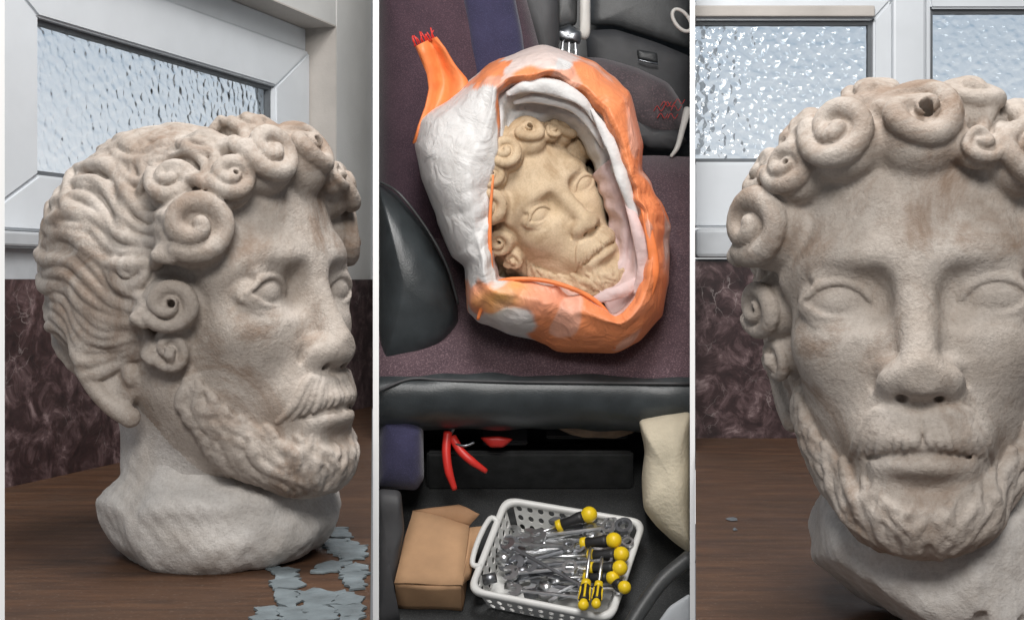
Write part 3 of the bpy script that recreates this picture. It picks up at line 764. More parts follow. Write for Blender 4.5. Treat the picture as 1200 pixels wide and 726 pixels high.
M2 = head_matrix(math.radians(27), math.radians(9), math.radians(-36), EYE_L, PX(634, 251, 1.945)) @ Matrix.Scale(1.04, 4)
make_head(M2, M_warm, None, 'yellowish marble head lying wrapped in the orange and white sack', skip=())
# ---------------------------------------------------------------- middle bay: car seat with the sack, footwell with tools
TA = math.radians(42)
E0 = np.array((.036, 2.0, ZC - .156)); EA = np.array((1.0, 0, 0)); EB = np.array((0, math.cos(TA), math.sin(TA))); EC = np.array((0, -math.sin(TA), math.cos(TA)))
CAM = np.array((0, 0, ZC))
def car(a, b, c): return E0 + EA * a + EB * b + EC * c
def car_px(px, py, c):
    r = ray(px, py); o = E0 + EC * c - CAM; t = (o @ EC) / (r @ EC); p = CAM + r * t - E0
    return float(p @ EA), float(p @ EB)
def car_frame(a, b, c, rot=0.0):
    ex = EA * math.cos(rot) + EB * math.sin(rot); ey = -EA * math.sin(rot) + EB * math.cos(rot)
    return frame(car(a, b, c), ex, ey, EC)
PL, PR = 442.5, 810.0                                       # the bay's sides
def a_at(px, b, c): p = car(0, b, c); return (px - 600) / FPX * p[1] - E0[0]

def speckle(name, dark, light, dots, sc=420, rough=.9):
    m, nt, b = new_mat(name); v = coords(nt)
    c = ramp(nt, noise(nt, v, 18, 4), [(.3, dark), (.7, light)])
    c = mixc(nt, ramp(nt, noise(nt, v, sc, 2, .7), [(.50, (0, 0, 0)), (.66, (.85,) * 3)]), c, dots)
    nt.links.new(c, b.inputs['Base Color']); b.inputs['Roughness'].default_value = rough; b.inputs['Sheen Weight'].default_value = .25
    bump(nt, b, noise(nt, v, sc, 3, .7), .5, .0015); return m
M_seat = speckle('speckled_maroon_cloth', (.060, .034, .044), (.095, .056, .068), (.22, .145, .160))
M_back = speckle('dark_purple_cloth', (.036, .019, .030), (.062, .033, .047), (.11, .06, .078), 500)
M_blue = speckle('dark_blue_cloth', (.020, .019, .052), (.034, .031, .078), (.05, .048, .11), 500)
M_vinyl = simple('blue_black_vinyl', (.034, .040, .043), .34, .3, 25, .35, 420, bdist=.0010)
M_grey2 = speckle('grey_purple_cloth', (.060, .048, .054), (.105, .085, .090), (.16, .11, .12), 300)
M_black = simple('black_plastic', (.046, .048, .049), .45, .3, 40, .3, 300, bdist=.001)
M_panel = simple('charcoal_panel', (.055, .055, .058), .6, .2, 20, .2, 300)
M_carpet = speckle('black_carpet', (.020, .021, .022), (.036, .038, .039), (.075, .078, .078), 700)
M_steel = simple('bright_steel', (.74, .75, .76), .30, .15, 60, 0, 100, 1.0)
M_steel2 = simple('dull_steel', (.30, .31, .33), .38, .25, 60, 0, 100, 1.0)
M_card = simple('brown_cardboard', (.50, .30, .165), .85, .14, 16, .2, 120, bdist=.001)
M_card_shade = simple('shaded_cardboard', (.34, .19, .10), .85, .16, 22, .2, 120, bdist=.001)  # darker copy of the same card: shade on sides and back painted in
M_basket = simple('white_basket_plastic', (.72, .72, .70), .42, .05, 30)
M_yellow = simple('yellow_handle', (.80, .56, .015), .38, .06, 30)
M_grip = simple('black_grip', (.016, .016, .017), .5, .2, 60)
M_red = simple('red_handle', (.62, .030, .022), .42, .10, 30)
M_cream = simple('cream_sacking', (.56, .50, .38), .9, .16, 14, .6, 160, bdist=.003)
M_white2 = simple('off_white_trim', (.66, .64, .60), .45, .06, 30)
M_tan = simple('crumpled_brown_paper', (.24, .17, .12), .85, .3, 40, .5, 120, bdist=.004)

def resample(P, n):
    P = np.array(P, float); P = np.vstack([P, P[:1]]); L = np.concatenate([[0], np.cumsum(np.linalg.norm(np.diff(P, axis=0), axis=1))])
    t = np.linspace(0, L[-1], n, endpoint=False); return np.stack([np.interp(t, L, P[:, i]) for i in range(P.shape[1])], 1)
def smooth_closed(P, k=2):
    P = np.array(P, float)
    for _ in range(k): P = (np.roll(P, 1, 0) + 2 * P + np.roll(P, -1, 0)) / 4
    return P
def pillow(name, outline, d, front, back, m, parent=None, rings=9, power=2.6, wrinkle=0.0, wf=30, seed=1, n=96, tilt=(0, 0), smooth=2):
    """a stuffed shape of real depth: outline at distance d, swelling towards the viewer, closed behind"""
    O = smooth_closed(resample(outline, n), smooth); O[:, 0] = np.clip(O[:, 0], PL, PR); c = O.mean(0)
    def dep(q): return d + tilt[0] * (q[:, 0] - c[0]) + tilt[1] * (q[:, 1] - c[1])
    V = []; F = []
    def put(q, off):
        dd = dep(q); B = np.stack([(q[:, 0] - 600) / FPX * dd, dd, ZC - (q[:, 1] - HOR) / FPX * dd], 1)
        r = B - CAM; r /= np.linalg.norm(r, axis=1)[:, None]; return B - r * np.asarray(off)[:, None] if np.ndim(off) else B - r * off
    rows = [put(c + (O - c) * .97, -back), put(O, -back * .8), put(O, 0.0)]
    for k in range(1, rings):
        f = 1 - k / rings; q = c + (O - c) * f; rows.append(put(q, front * (1 - f ** power) ** (1 / power)))
    for R in rows: V += list(R)
    V = np.array(V); cen = put(c[None, :], front)[0]
    if wrinkle:
        w = wrinkle * (vnoise(V, wf, seed) + .5 * vnoise(V, wf * 2.7, seed + 1)); w[:2 * n] = 0; V[:, 1] += w; V[:, 2] += .4 * np.roll(w, 7)
    V = list(V) + [cen]
    for k in range(len(rows) - 1):
        for i in range(n): F.append((k * n + i, k * n + (i + 1) % n, (k + 1) * n + (i + 1) % n, (k + 1) * n + i))
    F.append(tuple(range(n))[::-1])
    for i in range(n): F.append(((len(rows) - 1) * n + i, (len(rows) - 1) * n + (i + 1) % n, len(V) - 1))
    org = np.mean(V, axis=0)
    if parent is None:
        me = pymesh(name, [p - org for p in V], F, True); o = link(name, me, None, m); o.location = tuple(org)
    else:
        inv = np.array(parent.matrix_world.inverted()); me = pymesh(name, [inv[:3, :3] @ p + inv[:3, 3] for p in V], F, True); o = link(name, me, parent, m)
    bm = bmesh.new(); bm.from_mesh(me); bmesh.ops.recalc_face_normals(bm, faces=bm.faces); bm.to_mesh(me); bm.free(); me.shade_smooth()
    return o
def into(parent, V):
    inv = np.array(parent.matrix_world.inverted()); return [inv[:3, :3] @ np.array(p) + inv[:3, 3] for p in V]
def wtube(name, pts, rad, m, parent=None, n=10, sub=6):
    P = catmull(pts, sub); r = np.interp(np.linspace(0, 1, len(P)), np.linspace(0, 1, len(np.atleast_1d(rad))), np.atleast_1d(rad))
    V, F = tube_mesh(P, r, n)
    if parent is not None: return link(name, pymesh(name, into(parent, V), F, True), parent, m)
    o = np.mean(V, axis=0); ob = link(name, pymesh(name, [p - o for p in V], F, True), None, m); ob.location = tuple(o); return ob
def ruled(name, top, bot, m, parent=None, smooth=False):
    n = len(top); V = list(top) + list(bot); F = [(i, i + 1, n + i + 1, n + i) for i in range(n - 1)]
    return link(name, pymesh(name, into(parent, V) if parent else V, F, smooth), parent, m)

# --- shell of the cabin (setting)
def sheet(name, rows, m, kind='structure', smooth=False):
    n = len(rows[0]); V = [p for r in rows for p in r]; F = []
    for i in range(len(rows) - 1):
        for j in range(n - 1): F.append((i * n + j, i * n + j + 1, (i + 1) * n + j + 1, (i + 1) * n + j))
    return tag(link(name, pymesh(name, V, F, smooth), None, m), kind=kind)
FLOOR = -.27
sheet('cabin_floor', [[car(a_at(PL, b, FLOOR), b, FLOOR), car(a_at(PR, b, FLOOR), b, FLOOR)] for b in (-.48, -.2, .1, .35)], M_carpet)
sheet('cabin_wall', [[PX(PL, y, 2.95), PX(PR, y, 2.95)] for y in (-60, 300, 800)], M_black)

# --- the seat
seat = empty('car_seat', car_frame(0, 0, 0)); tag(seat, 'maroon speckled car seat with dark vinyl sides carrying the sack', 'car seat')
def seat_sheet(name, bs, prof, m, na=60, wr=0.0, seed=3, closed=True):
    """surface swept across the bay: prof = list of (b, c)"""
    V = []; F = []; fr = np.linspace(0, 1, na)
    for b, c in prof:
        p0, p1 = a_at(PL, b, c), a_at(PR, b, c)
        for t in fr: V.append((p0 + (p1 - p0) * t, b, c))
    V = np.array(V)
    if wr:
        w = wr * (vnoise(V * np.array((1, .5, .5)), 34, seed) + .6 * vnoise(V, 90, seed + 1)); V[:, 1] += w; V[:, 2] += .4 * w
    for i in range(len(prof) - 1):
        for j in range(na - 1): F.append((i * na + j, i * na + j + 1, (i + 1) * na + j + 1, (i + 1) * na + j))
    return link(name, pymesh(name, V, F, True), seat, m)
cp = [(.60, -.02), (.58, .004)] + [(b, .012 * math.sin(min(1, b / .12) * 1.57) - .004) for b in np.linspace(.5, 0.012, 16)] + [(.004, -.010), (.004, -.10), (.60, -.10)]
seat_sheet('cushion', None, cp, M_seat, wr=.0016)
sk = [(.010, -.002), (-.006, .000), (-.018, -.006), (-.030, -.022), (-.034, -.045), (-.030, -.072), (-.016, -.098), (.006, -.112), (.05, -.116)]
skirt = seat_sheet('side_panel', None, sk, M_vinyl, 160, .0036, 8)
P = [car(a_at(px, -.006, .002), -.006 + db, .002) for px, db in ((443, -.02), (480, .006), (520, .004), (600, .0), (700, -.002), (809, -.004))]
wtube('piping', P, .0024, M_panel, seat)
pillow('backrest', [(441, -40), (606, -40), (628, 40), (640, 84), (600, 130), (556, 200), (548, 300), (540, 400), (441, 400)], 2.30, .06, .20, M_back, seat, wrinkle=.003, wf=22, seed=5)
pillow('centre_band', [(536, -40), (596, -40), (612, 40), (618, 90), (585, 120), (556, 110), (548, 40)], 2.262, .022, .03, M_blue, seat, wrinkle=.002, wf=26, seed=6)
pillow('side_bolster', [(441, 212), (466, 228), (498, 268), (522, 312), (535, 352), (538, 380), (524, 404), (494, 428), (462, 446), (441, 456)], 2.09, .075, .16, M_vinyl, seat, wrinkle=.0022, wf=24, seed=9, power=2.2)
wtube('piping', [PX(443, 212, 2.08), PX(468, 227, 2.06), PX(500, 268, 2.06), PX(524, 312, 2.06), PX(537, 356, 2.07)], .0022, M_black, seat)

# --- the neighbouring seat and what stands beyond it
s2 = empty('car_seat', Matrix.Translation(Vector(PX(740, 120, 2.6)))); tag(s2, 'greyish purple neighbouring seat with faint red pattern beyond the sack', 'car seat')
pillow('cushion', [(672, 66), (705, 68), (748, 80), (784, 98), (800, 122), (802, 150), (790, 164), (760, 158), (735, 140), (700, 110), (672, 92)], 2.55, .06, .16, M_grey2, s2, wrinkle=.003, wf=26, seed=12)
pillow('side_panel', [(735, 132), (766, 150), (796, 152), (806, 166), (790, 178), (760, 176), (735, 160)], 2.53, .03, .1, M_panel, s2, wrinkle=.001)
pat = []
for k in range(7):
    c0 = PX(772 + 4 * k, 128 + 9 * math.sin(k * 1.9), 2.492); pat.append(tube_mesh(catmull([c0 + np.array((-.010, 0, -.004)), c0 + np.array((-.003, -.001, .006)), c0 + np.array((.004, -.001, -.004)), c0 + np.array((.011, 0, .005))], 4), .0006, 4))
V, F = join(pat); link('red_stitching', pymesh('red_stitching', into(s2, V), F, True), s2, M_red)
br = pillow('backrest', [(592, -40), (654, -40), (656, 50), (646, 92), (632, 70), (618, 30)], 2.42, .03, .12, M_panel, None, wrinkle=.002, wf=30, seed=14)
br.name = 'seat_headrest'; tag(br, 'dark grey headrest edge beside the blue banded backrest', 'headrest')
dp = empty('door_panel', Matrix.Translation(Vector(PX(745, 60, 2.75)))); tag(dp, 'charcoal door panel with a recessed latch beyond the neighbouring seat', 'door panel')
pillow('panel', [(686, 36), (720, 34), (770, 50), (809, 66), (809, 140), (780, 120), (740, 96), (690, 86)], 2.72, .02, .05, M_panel, dp)
pillow('upper_trim', [(690, -40), (809, -40), (809, 58), (770, 46), (720, 30), (690, 30)], 2.74, .015, .05, M_black, dp)
pillow('latch_recess', [(746, 58), (770, 62), (771, 74), (748, 69)], 2.695, .006, .02, M_black, dp, n=40)
P = [PX(748, 70, 2.685), PX(760, 73, 2.682), PX(771, 75, 2.685)]; wtube('latch', P, .002, M_steel2, dp)
bp = empty('belt_post', Matrix.Translation(Vector(PX(684, 40, 2.45)))); tag(bp, 'off-white post with a chrome belt buckle between the seats', 'seat belt')
pillow('post', [(679, -30), (692, -30), (692, 40), (688, 48), (679, 46)], 2.45, .012, .02, M_white2, bp, n=48)
pillow('buckle', [(650, 34), (668, 28), (682, 38), (680, 52), (662, 50), (652, 46)], 2.44, .016, .02, M_steel2, bp, n=48, wrinkle=.002, wf=80)
pillow('holder', [(648, -30), (677, -30), (676, 30), (650, 34)], 2.46, .016, .03, M_black, bp, n=48)
for q in range(3): wtube('spring', [PX(660 + q * 7, 48, 2.435), PX(659 + q * 8, 64, 2.43), PX(664 + q * 7, 82, 2.44)], .0036, M_steel, bp)
V, F = [], []
ringP = [PX(799, 24, 2.40) + np.array((.013 * math.cos(t), 0, .024 * math.sin(t))) @ np.array(((.8, 0, .6), (0, 1, 0), (-.6, 0, .8))) for t in np.linspace(0, 6.2832, 25)]
ro = wtube('grab_ring', ringP, .0036, M_white2, None, 8, 2); tag(ro, 'white oval ring hanging by the dark door trim', 'ring')
lv = wtube('chrome_lever', [PX(806, 128, 2.46), PX(800, 150, 2.44), PX(794, 172, 2.42), PX(786, 184, 2.42)], [.008, .006, .005, .003], M_white2); tag(lv, 'pale tapering lever beside the neighbouring seat cushion', 'lever')

# --- under the seat and on the floor
ub = empty('storage_tray', car_frame(0, .03, FLOOR)); tag(ub, 'black plastic tray with grey rail below the seat', 'tray')
def pbox(name, px0, px1, b0, b1, c0, c1, m, parent, bev=.004):
    bm = bmesh.new(); vs = []
    for c in (c0, c1):
        for b, s in ((b0, 0), (b0, 1), (b1, 1), (b1, 0)): vs.append(bm.verts.new(car(a_at(px1 if s else px0, b, c), b, c)))
    for f in ((0, 1, 2, 3), (7, 6, 5, 4), (0, 4, 5, 1), (1, 5, 6, 2), (2, 6, 7, 3), (3, 7, 4, 0)): bm.faces.new([vs[i] for i in f])
    if bev: bmesh.ops.bevel(bm, geom=list(bm.edges), offset=bev, segments=2, affect='EDGES')
    bm.transform(parent.matrix_world.inverted()); return link(name, bm_mesh(name, bm), parent, m)
pbox('tray_front', 500, 742, .0, .012, FLOOR, -.178, M_black, ub)
pbox('tray_back', 500, 742, .10, .112, FLOOR, -.150, M_black, ub)
pbox('rail', 566, 618, .02, .05, -.180, -.170, M_panel, ub, .002); pbox('rail', 640, 736, .03, .045, -.176, -.168, M_black, ub, .002)
pp = pillow('crumpled_paper', [(642, 496), (690, 492), (742, 494), (746, 506), (720, 514), (670, 510)], 2.11, .012, .02, M_tan, None, wrinkle=.004, wf=90, seed=21, n=60); tag(pp, 'crumpled brown paper stuffed under the seat edge', 'paper')
cs = pillow('cream_sack', [(748, 492), (776, 486), (809, 480), (809, 648), (792, 636), (770, 616), (754, 596), (752, 560), (756, 528)], 2.00, .05, .14, M_cream, None, wrinkle=.0045, wf=34, seed=22); tag(cs, 'cream woven sack standing in the footwell beside the tools', 'sack')
bl = pillow('blue_bag', [(443, 478), (478, 482), (496, 500), (497, 560), (488, 574), (443, 572)], 2.05, .04, .14, M_blue, None, wrinkle=.003, wf=40, seed=23); tag(bl, 'dark blue cloth bag under the seat corner', 'bag')
gs = pillow('grey_cover', [(443, 572), (470, 574), (474, 620), (462, 690), (470, 728), (443, 740)], 1.99, .02, .06, M_panel, None, wrinkle=.002, wf=40, seed=24); tag(gs, 'dark grey trim panel beside the cardboard box', 'trim')
ds = empty('door_sill', car_frame(.2, -.4, FLOOR)); tag(ds, 'black door sill with rubber seal and grey step plate', 'door sill')
wtube('rubber_seal', [PX(735, 740, 1.84), PX(752, 712, 1.86), PX(776, 680, 1.88), (PX(809, 652, 1.90))], .012, M_black, ds)
pillow('step_plate', [(764, 738), (784, 710), (809, 694), (809, 745)], 1.84, .006, .02, M_sill, ds, n=48)
pbox('sill_strip', 452, 700, -.372, -.352, FLOOR, FLOOR + .014, M_panel, ds, .003)

# red-handled shears hanging under the seat
sh = empty('shears', Matrix.Translation(Vector(PX(528, 515, 2.06)))); tag(sh, 'red-handled shears hanging open below the seat', 'shears')
wtube('handle', [PX(525, 506, 2.06), PX(523, 528, 2.05), PX(526, 552, 2.045), PX(533, 573, 2.05)], [.0075, .0072, .0070, .0045], M_red, sh)
wtube('handle', [PX(530, 512, 2.06), PX(540, 528, 2.05), PX(553, 540, 2.045), PX(570, 552, 2.05)], [.0070, .0070, .0066, .0040], M_red, sh)
wtube('blade', [PX(524, 512, 2.065), PX(532, 500, 2.07), PX(540, 488, 2.08)], [.005, .004, .002], M_steel2, sh)
wtube('spring', [PX(534, 520, 2.05), PX(545, 522, 2.045), PX(556, 518, 2.05)], .0022, M_steel2, sh)
rg_ = pillow('red_grip', [(562, 512), (584, 510), (602, 514), (590, 524), (574, 524)], 2.09, .010, .015, M_red, None, n=48); tag(rg_, 'short red grip lying behind the hanging shears', 'grip')
# ---------------------------------------------------------------- the sack round the head
def sstep(a, b, x): t = np.clip((x - a) / (b - a), 0, 1); return t * t * (3 - 2 * t)
def poly_r(center, poly, th):
    c = np.array(center, float); P = np.array(poly, float); d = np.array((math.cos(th), math.sin(th))); best = 0
    for i in range(len(P)):
        a, b = P[i] - c, P[(i + 1) % len(P)] - c; e = b - a; den = d[0] * e[1] - d[1] * e[0]
        if abs(den) < 1e-9: continue
        t = (a[0] * e[1] - a[1] * e[0]) / den; u = (a[0] * d[1] - a[1] * d[0]) / den
        if t > 0 and 0 <= u <= 1: best = max(best, t)
    return best
BC = (655, 240)
OUT = [(560, 86), (584, 66), (640, 54), (700, 70), (740, 108), (756, 168), (752, 200), (776, 236), (787, 268), (782, 330), (774, 372), (748, 400), (722, 413), (690, 411), (655, 409), (600, 391), (562, 378), (549, 364), (541, 312), (528, 300), (512, 250), (494, 210), (486, 170), (494, 140), (530, 106)]
INN = [(584, 112), (600, 99), (640, 96), (680, 108), (704, 140), (722, 180), (738, 220), (752, 262), (757, 300), (752, 330), (744, 352), (722, 372), (706, 362), (680, 344), (640, 331), (600, 328), (580, 330), (574, 290), (574, 220), (585, 180), (587, 150)]
NT = 420
ths = np.linspace(0, 2 * math.pi, NT, endpoint=False)
def soft(r, k=2):
    for _ in range(k): r = (np.roll(r, 1) + 2 * r + np.roll(r, -1)) / 4
    return r
ro_ = soft(np.array([poly_r(BC, OUT, t) for t in ths])); ri_ = soft(np.array([poly_r(BC, INN, t) for t in ths]), 1)
ri_ = ri_ + (2.6 * np.sin(ths * 7 + 3 * np.sin(ths * 4)) + 1.2 * np.sin(ths * 17 + 3 * np.sin(ths * 5))) * sstep(.25, .7, np.abs(((ths - 3.2 + math.pi) % (2 * math.pi)) - math.pi))
ro_ = ro_ + 1.8 * np.sin(ths * 8 + 3 * np.sin(ths * 3))
def plane_depth(px, py):
    r = ray(px, py); o = E0 - CAM; return (o @ EC) / (r @ EC)
prof = [(-.05, -.070), (-.03, -.030), (-.012, .004), (.004, .024), (.03, .030), (.10, .036), (.18, .044), (.30, .050), (.44, .045), (.58, .036), (.72, .022), (.84, .004), (.93, -.022), (.98, -.052), (1.0, -.09), (.985, -.13), (.93, -.17), (.80, -.20)]
fine = []
for i in range(len(prof) - 1):
    for q in (0, .33, .67): fine.append(tuple(np.array(prof[i]) * (1 - q) + np.array(prof[i + 1]) * q))
fine.append(prof[-1])
BV = []; BCOL = []
D0 = 1.945
sack = empty('sack', Matrix.Translation(Vector(PX(650, 400, 2.05)))); tag(sack, 'crumpled orange and white plastic sack opened around the yellowish head', 'sack')
rows = []
for s, w in fine:
    r = ri_ + (ro_ - ri_) * s if s >= 0 else ri_ * (1 + s)
    px = BC[0] + r * np.cos(ths); py = BC[1] + r * np.sin(ths)
    dm = np.array([min(plane_depth(x, y), 2.26) for x, y in zip(px, py)])
    dep = D0 + (-w / .20) * np.maximum(dm - D0, .02) if (w < 0 and s > .5) else np.full(NT, D0 - w)
    # pleats running out from the mouth and crumples along the edge
    calm = .30 + .70 * sstep(.0, .7, np.abs(((ths - 3.55 + math.pi) % (2 * math.pi)) - math.pi))       # the flat white panel stays calmer
    P = np.stack([(px - 600) / FPX * dep, dep, ZC - (py - HOR) / FPX * dep], 1)
    Q3 = P * np.array((1, .6, 1)); wv = .012 * np.stack([vnoise(Q3, 40, 61), vnoise(Q3, 40, 62), vnoise(Q3, 40, 63)], 1)
    big = np.abs(vnoise(Q3 + wv, 20, 31)); mid = np.abs(vnoise(Q3 + wv, 46, 33)); sml = np.abs(vnoise(Q3 + wv, 110, 35))
    pl = np.abs(np.sin(ths * 7 + 1.6 * np.sin(ths * 2 + 1) + s * 1.5)) * math.exp(-((s - .05) / .3) ** 2)
    off = calm * (.015 * (big - .5) + .0090 * (mid - .5) + .0035 * (sml - .5) + .008 * (pl - .5))
    P[:, 1] -= off; P[:, 2] += .35 * off * np.sin(ths * 5); P[:, 0] += .30 * off * np.cos(ths * 4)
    px = px + 9 * vnoise(P, 60, 71) + 4 * vnoise(P, 170, 73); py = py + 9 * vnoise(P, 60, 72) + 4 * vnoise(P, 170, 74)
    rows.append(P)
    n1 = vnoise(P, 26, 41); n2 = vnoise(P, 70, 43)
    # printed colour: white panel, orange borders, pinkish faded places
    left = sstep(600, 575, px) * sstep(85, 110, py) * sstep(352, 318, py + .3 * (575 - px))
    lowl = sstep(640, 600, px) * sstep(352, 372, py)
    top = sstep(92, 74, py + .18 * (px - 620)) * sstep(690, 668, px) * sstep(585, 600, px)
    rgt = sstep(735, 752, px) * sstep(190, 215, py) * sstep(320, 290, py)
    left = sstep(.35, .65, left); lowl = sstep(.35, .65, lowl); top = sstep(.3, .6, top)
    white = np.clip(left + lowl * .95 + top * .8 + rgt * sstep(-.5, -.1, n1) * .75 + sstep(.55, .75, n2) * .30, 0, 1)
    inner = 1.0 if s < .015 else 0.0
    col = np.array((.88, .29, .115)) * (1 - white[:, None]) + np.array((.70, .69, .68)) * white[:, None]
    fade = sstep(.15, .55, n1)[:, None] * .50 * (1 - white[:, None]); col = col * (1 - fade) + np.array((.86, .48, .38)) * fade
    yel = (np.exp(-((px - 590) / 26) ** 2 - ((py - 348) / 14) ** 2))[:, None] * .8; col = col * (1 - yel) + np.array((.86, .46, .10)) * yel
    if inner: col = col * .25 + np.array((.74, .58, .56)) * .75
    BCOL.append(col)
V = np.vstack(rows); F = []
nr_ = len(rows)
for i in range(nr_ - 1):
    for j in range(NT): F.append((i * NT + j, i * NT + (j + 1) % NT, (i + 1) * NT + (j + 1) % NT, (i + 1) * NT + j))
F.append(tuple((nr_ - 1) * NT + j for j in range(NT)))
me = pymesh('body', into(sack, V), F, True)
ca = me.color_attributes.new('print', 'FLOAT_COLOR', 'POINT'); ca.data.foreach_set('color', np.hstack([np.vstack(BCOL), np.ones((len(V), 1))]).astype(np.float32).ravel())
def sackcloth():
    m, nt, b = new_mat('printed_sack_plastic'); at = nt.nodes.new('ShaderNodeAttribute'); at.attribute_name = 'print'; v = coords(nt)
    dirt = ramp(nt, noise(nt, v, 22, 5, .65), [(.35, (.80, .78, .76)), (.65, (1, 1, 1))])
    nt.links.new(mixc(nt, .7, at.outputs['Color'], dirt, 'MULTIPLY'), b.inputs['Base Color']); b.inputs['Roughness'].default_value = .48
    p = bump(nt, b, noise(nt, v, 26, 6, .55, 1.2), .55, .012)
    bump(nt, b, noise(nt, coords(nt, (1, 1, 3)), 900, 2), .2, .0008, p); return m
M_sack = sackcloth()
link('body', me, sack, M_sack)
M_orange = simple('orange_hem', (.84, .235, .07), .5, .15, 40, .3, 200)
M_liner = simple('white_liner', (.62, .61, .60), .6, .12, 20, .5, 60, bdist=.006)
M_pink = simple('faded_pink_lining', (.66, .50, .48), .6, .16, 22, .5, 60, bdist=.006)
# crumpled lining between the mouth of the sack and the head
def lining(name, t0, t1, m, seed, k0=1.03, k1=.83):
    tt = np.linspace(t0, t1, 70); R = np.array([poly_r(BC, INN, t) for t in tt % (2 * math.pi)]); rows = []
    for q in np.linspace(0, 1, 12):
        r = R * (k0 + (k1 - k0) * q) * (1 + .02 * np.sin(tt * 17 + q * 4)); d = D0 - .002 + .050 * q ** 1.2
        P = np.stack([(BC[0] + r * np.cos(tt) - 600) / FPX * d, np.full(len(tt), d), ZC - (BC[1] + r * np.sin(tt) - HOR) / FPX * d], 1)
        P[:, 1] -= .0085 * np.sin(q * 11 + vnoise(P, 40, seed) * 2.6) + .007 * np.abs(vnoise(P, 70, seed + 2)); rows.append(P)
    n = len(tt); V = np.vstack(rows); F = [(i * n + j, i * n + j + 1, (i + 1) * n + j + 1, (i + 1) * n + j) for i in range(11) for j in range(n - 1)]
    o = link(name, pymesh(name, into(sack, V), F, True), sack, m)
    sm = o.modifiers.new('thickness', 'SOLIDIFY'); sm.thickness = .0012; return o
lining('liner', math.radians(196), math.radians(330), M_liner, 51, 1.03, .66)
lining('liner', math.radians(318), math.radians(425), M_pink, 55, 1.03, .60)
wtube('hem', [PX(578, 205, 1.916), PX(574, 260, 1.916), PX(575, 305, 1.920), PX(578, 334, 1.925), PX(566, 356, 1.930), PX(560, 374, 1.940)], [.0015, .0030, .0032, .0034, .0034, .0026], M_orange, sack)
wtube('hem', [PX(578, 332, 1.925), PX(600, 327, 1.916), PX(640, 329, 1.912), PX(680, 342, 1.915), (PX(706, 360, 1.920)), PX(722, 386, 1.930), PX(720, 408, 1.950)], [.003, .0034, .0034, .0036, .0036, .003, .002], M_orange, sack)
# loose folds of the sack lying over one another round the mouth
def fold(pts, rad, m, flat=.55):
    P = catmull(pts, 8); P = P + .0022 * np.stack([vnoise(P, 70, 81), vnoise(P, 60, 82), vnoise(P, 70, 83)], 1); r = np.interp(np.linspace(0, 1, len(P)), np.linspace(0, 1, len(rad)), rad)
    r = r * (1 + .22 * vnoise(P, 55, 84)); V, F = tube_mesh(P, r, 12); V = np.array(V)
    c = np.repeat(P, 12, axis=0); V[:, 1] = c[:, 1] + (V[:, 1] - c[:, 1]) * flat - .0035 * np.abs(vnoise(V, 120, 85))
    link('fold', pymesh('fold', into(sack, list(V)), F, True), sack, m)
fold([PX(592, 110, 1.925), PX(618, 100, 1.915), PX(652, 103, 1.912), PX(684, 120, 1.915), PX(700, 146, 1.925)], [.004, .010, .012, .010, .003], M_liner)
fold([PX(600, 122, 1.945), PX(630, 114, 1.935), PX(664, 120, 1.930), PX(690, 142, 1.935), PX(706, 172, 1.945)], [.003, .008, .010, .008, .003], M_liner)
fold([PX(694, 128, 1.915), PX(713, 166, 1.908), PX(727, 206, 1.908), PX(741, 246, 1.915), PX(748, 276, 1.925)], [.003, .010, .011, .009, .003], M_liner)
fold([PX(722, 204, 1.925), PX(738, 244, 1.915), PX(750, 286, 1.912), PX(752, 322, 1.918), PX(744, 346, 1.93)], [.003, .009, .012, .011, .004], M_pink)
fold([PX(748, 232, 1.915), PX(760, 272, 1.905), PX(767, 312, 1.905), PX(762, 352, 1.915)], [.003, .008, .009, .003], M_orange)
fold([PX(690, 352, 1.93), PX(712, 346, 1.922), PX(734, 340, 1.925), PX(748, 326, 1.935)], [.003, .010, .010, .003], M_pink)
# the strap sticking up behind the white panel
strap = [[(488, 54), (500, 47), (512, 43)], [(493, 66), (508, 58), (522, 56)], [(500, 86), (516, 76), (534, 76)], [(502, 104), (522, 94), (546, 92)], [(498, 124), (520, 112), (552, 106)], [(490, 146), (515, 132), (556, 118)], [(483, 168), (512, 152), (556, 134)]]
V = []; F = []
for i, r in enumerate(strap):
    for j, (x, y) in enumerate(np.array([np.array(r[0]) * (1 - q) + np.array(r[2]) * q if False else ((1 - q) ** 2 * np.array(r[0]) + 2 * q * (1 - q) * np.array(r[1]) + q * q * np.array(r[2])) for q in np.linspace(0, 1, 9)])):
        V.append(PX(x, y, 2.05 - .012 * math.sin(j * .9 + i * .5) - .01 * math.cos(i)))
for i in range(len(strap) - 1):
    for j in range(8): F.append((i * 9 + j, i * 9 + j + 1, (i + 1) * 9 + j + 1, (i + 1) * 9 + j))
st = link('strap', pymesh('strap', into(sack, V), F, True), sack, M_orange); sm = st.modifiers.new('thickness', 'SOLIDIFY'); sm.thickness = .003
wtube('strap_seam', [PX(500, 52, 2.035), PX(512, 78, 2.03), PX(530, 106, 2.03)], .0022, M_liner, st)
rsx = np.random.RandomState(3)
V, F = join([tube_mesh(catmull([PX(486 + 2.2 * k, 55 - .8 * k, 2.045), PX(484 + 2.1 * k + rsx.normal(), 49 - .8 * k, 2.04), PX(482 + 2.2 * k + rsx.normal() * 2, 43 - .5 * k + rsx.normal() * 2, 2.04)], 3), [.0012] * 7, 5) for k in range(12)])
link('frayed_end', pymesh('frayed_end', into(st, into(sack, V)) if False else into(sack, V), F, True), st, M_red)

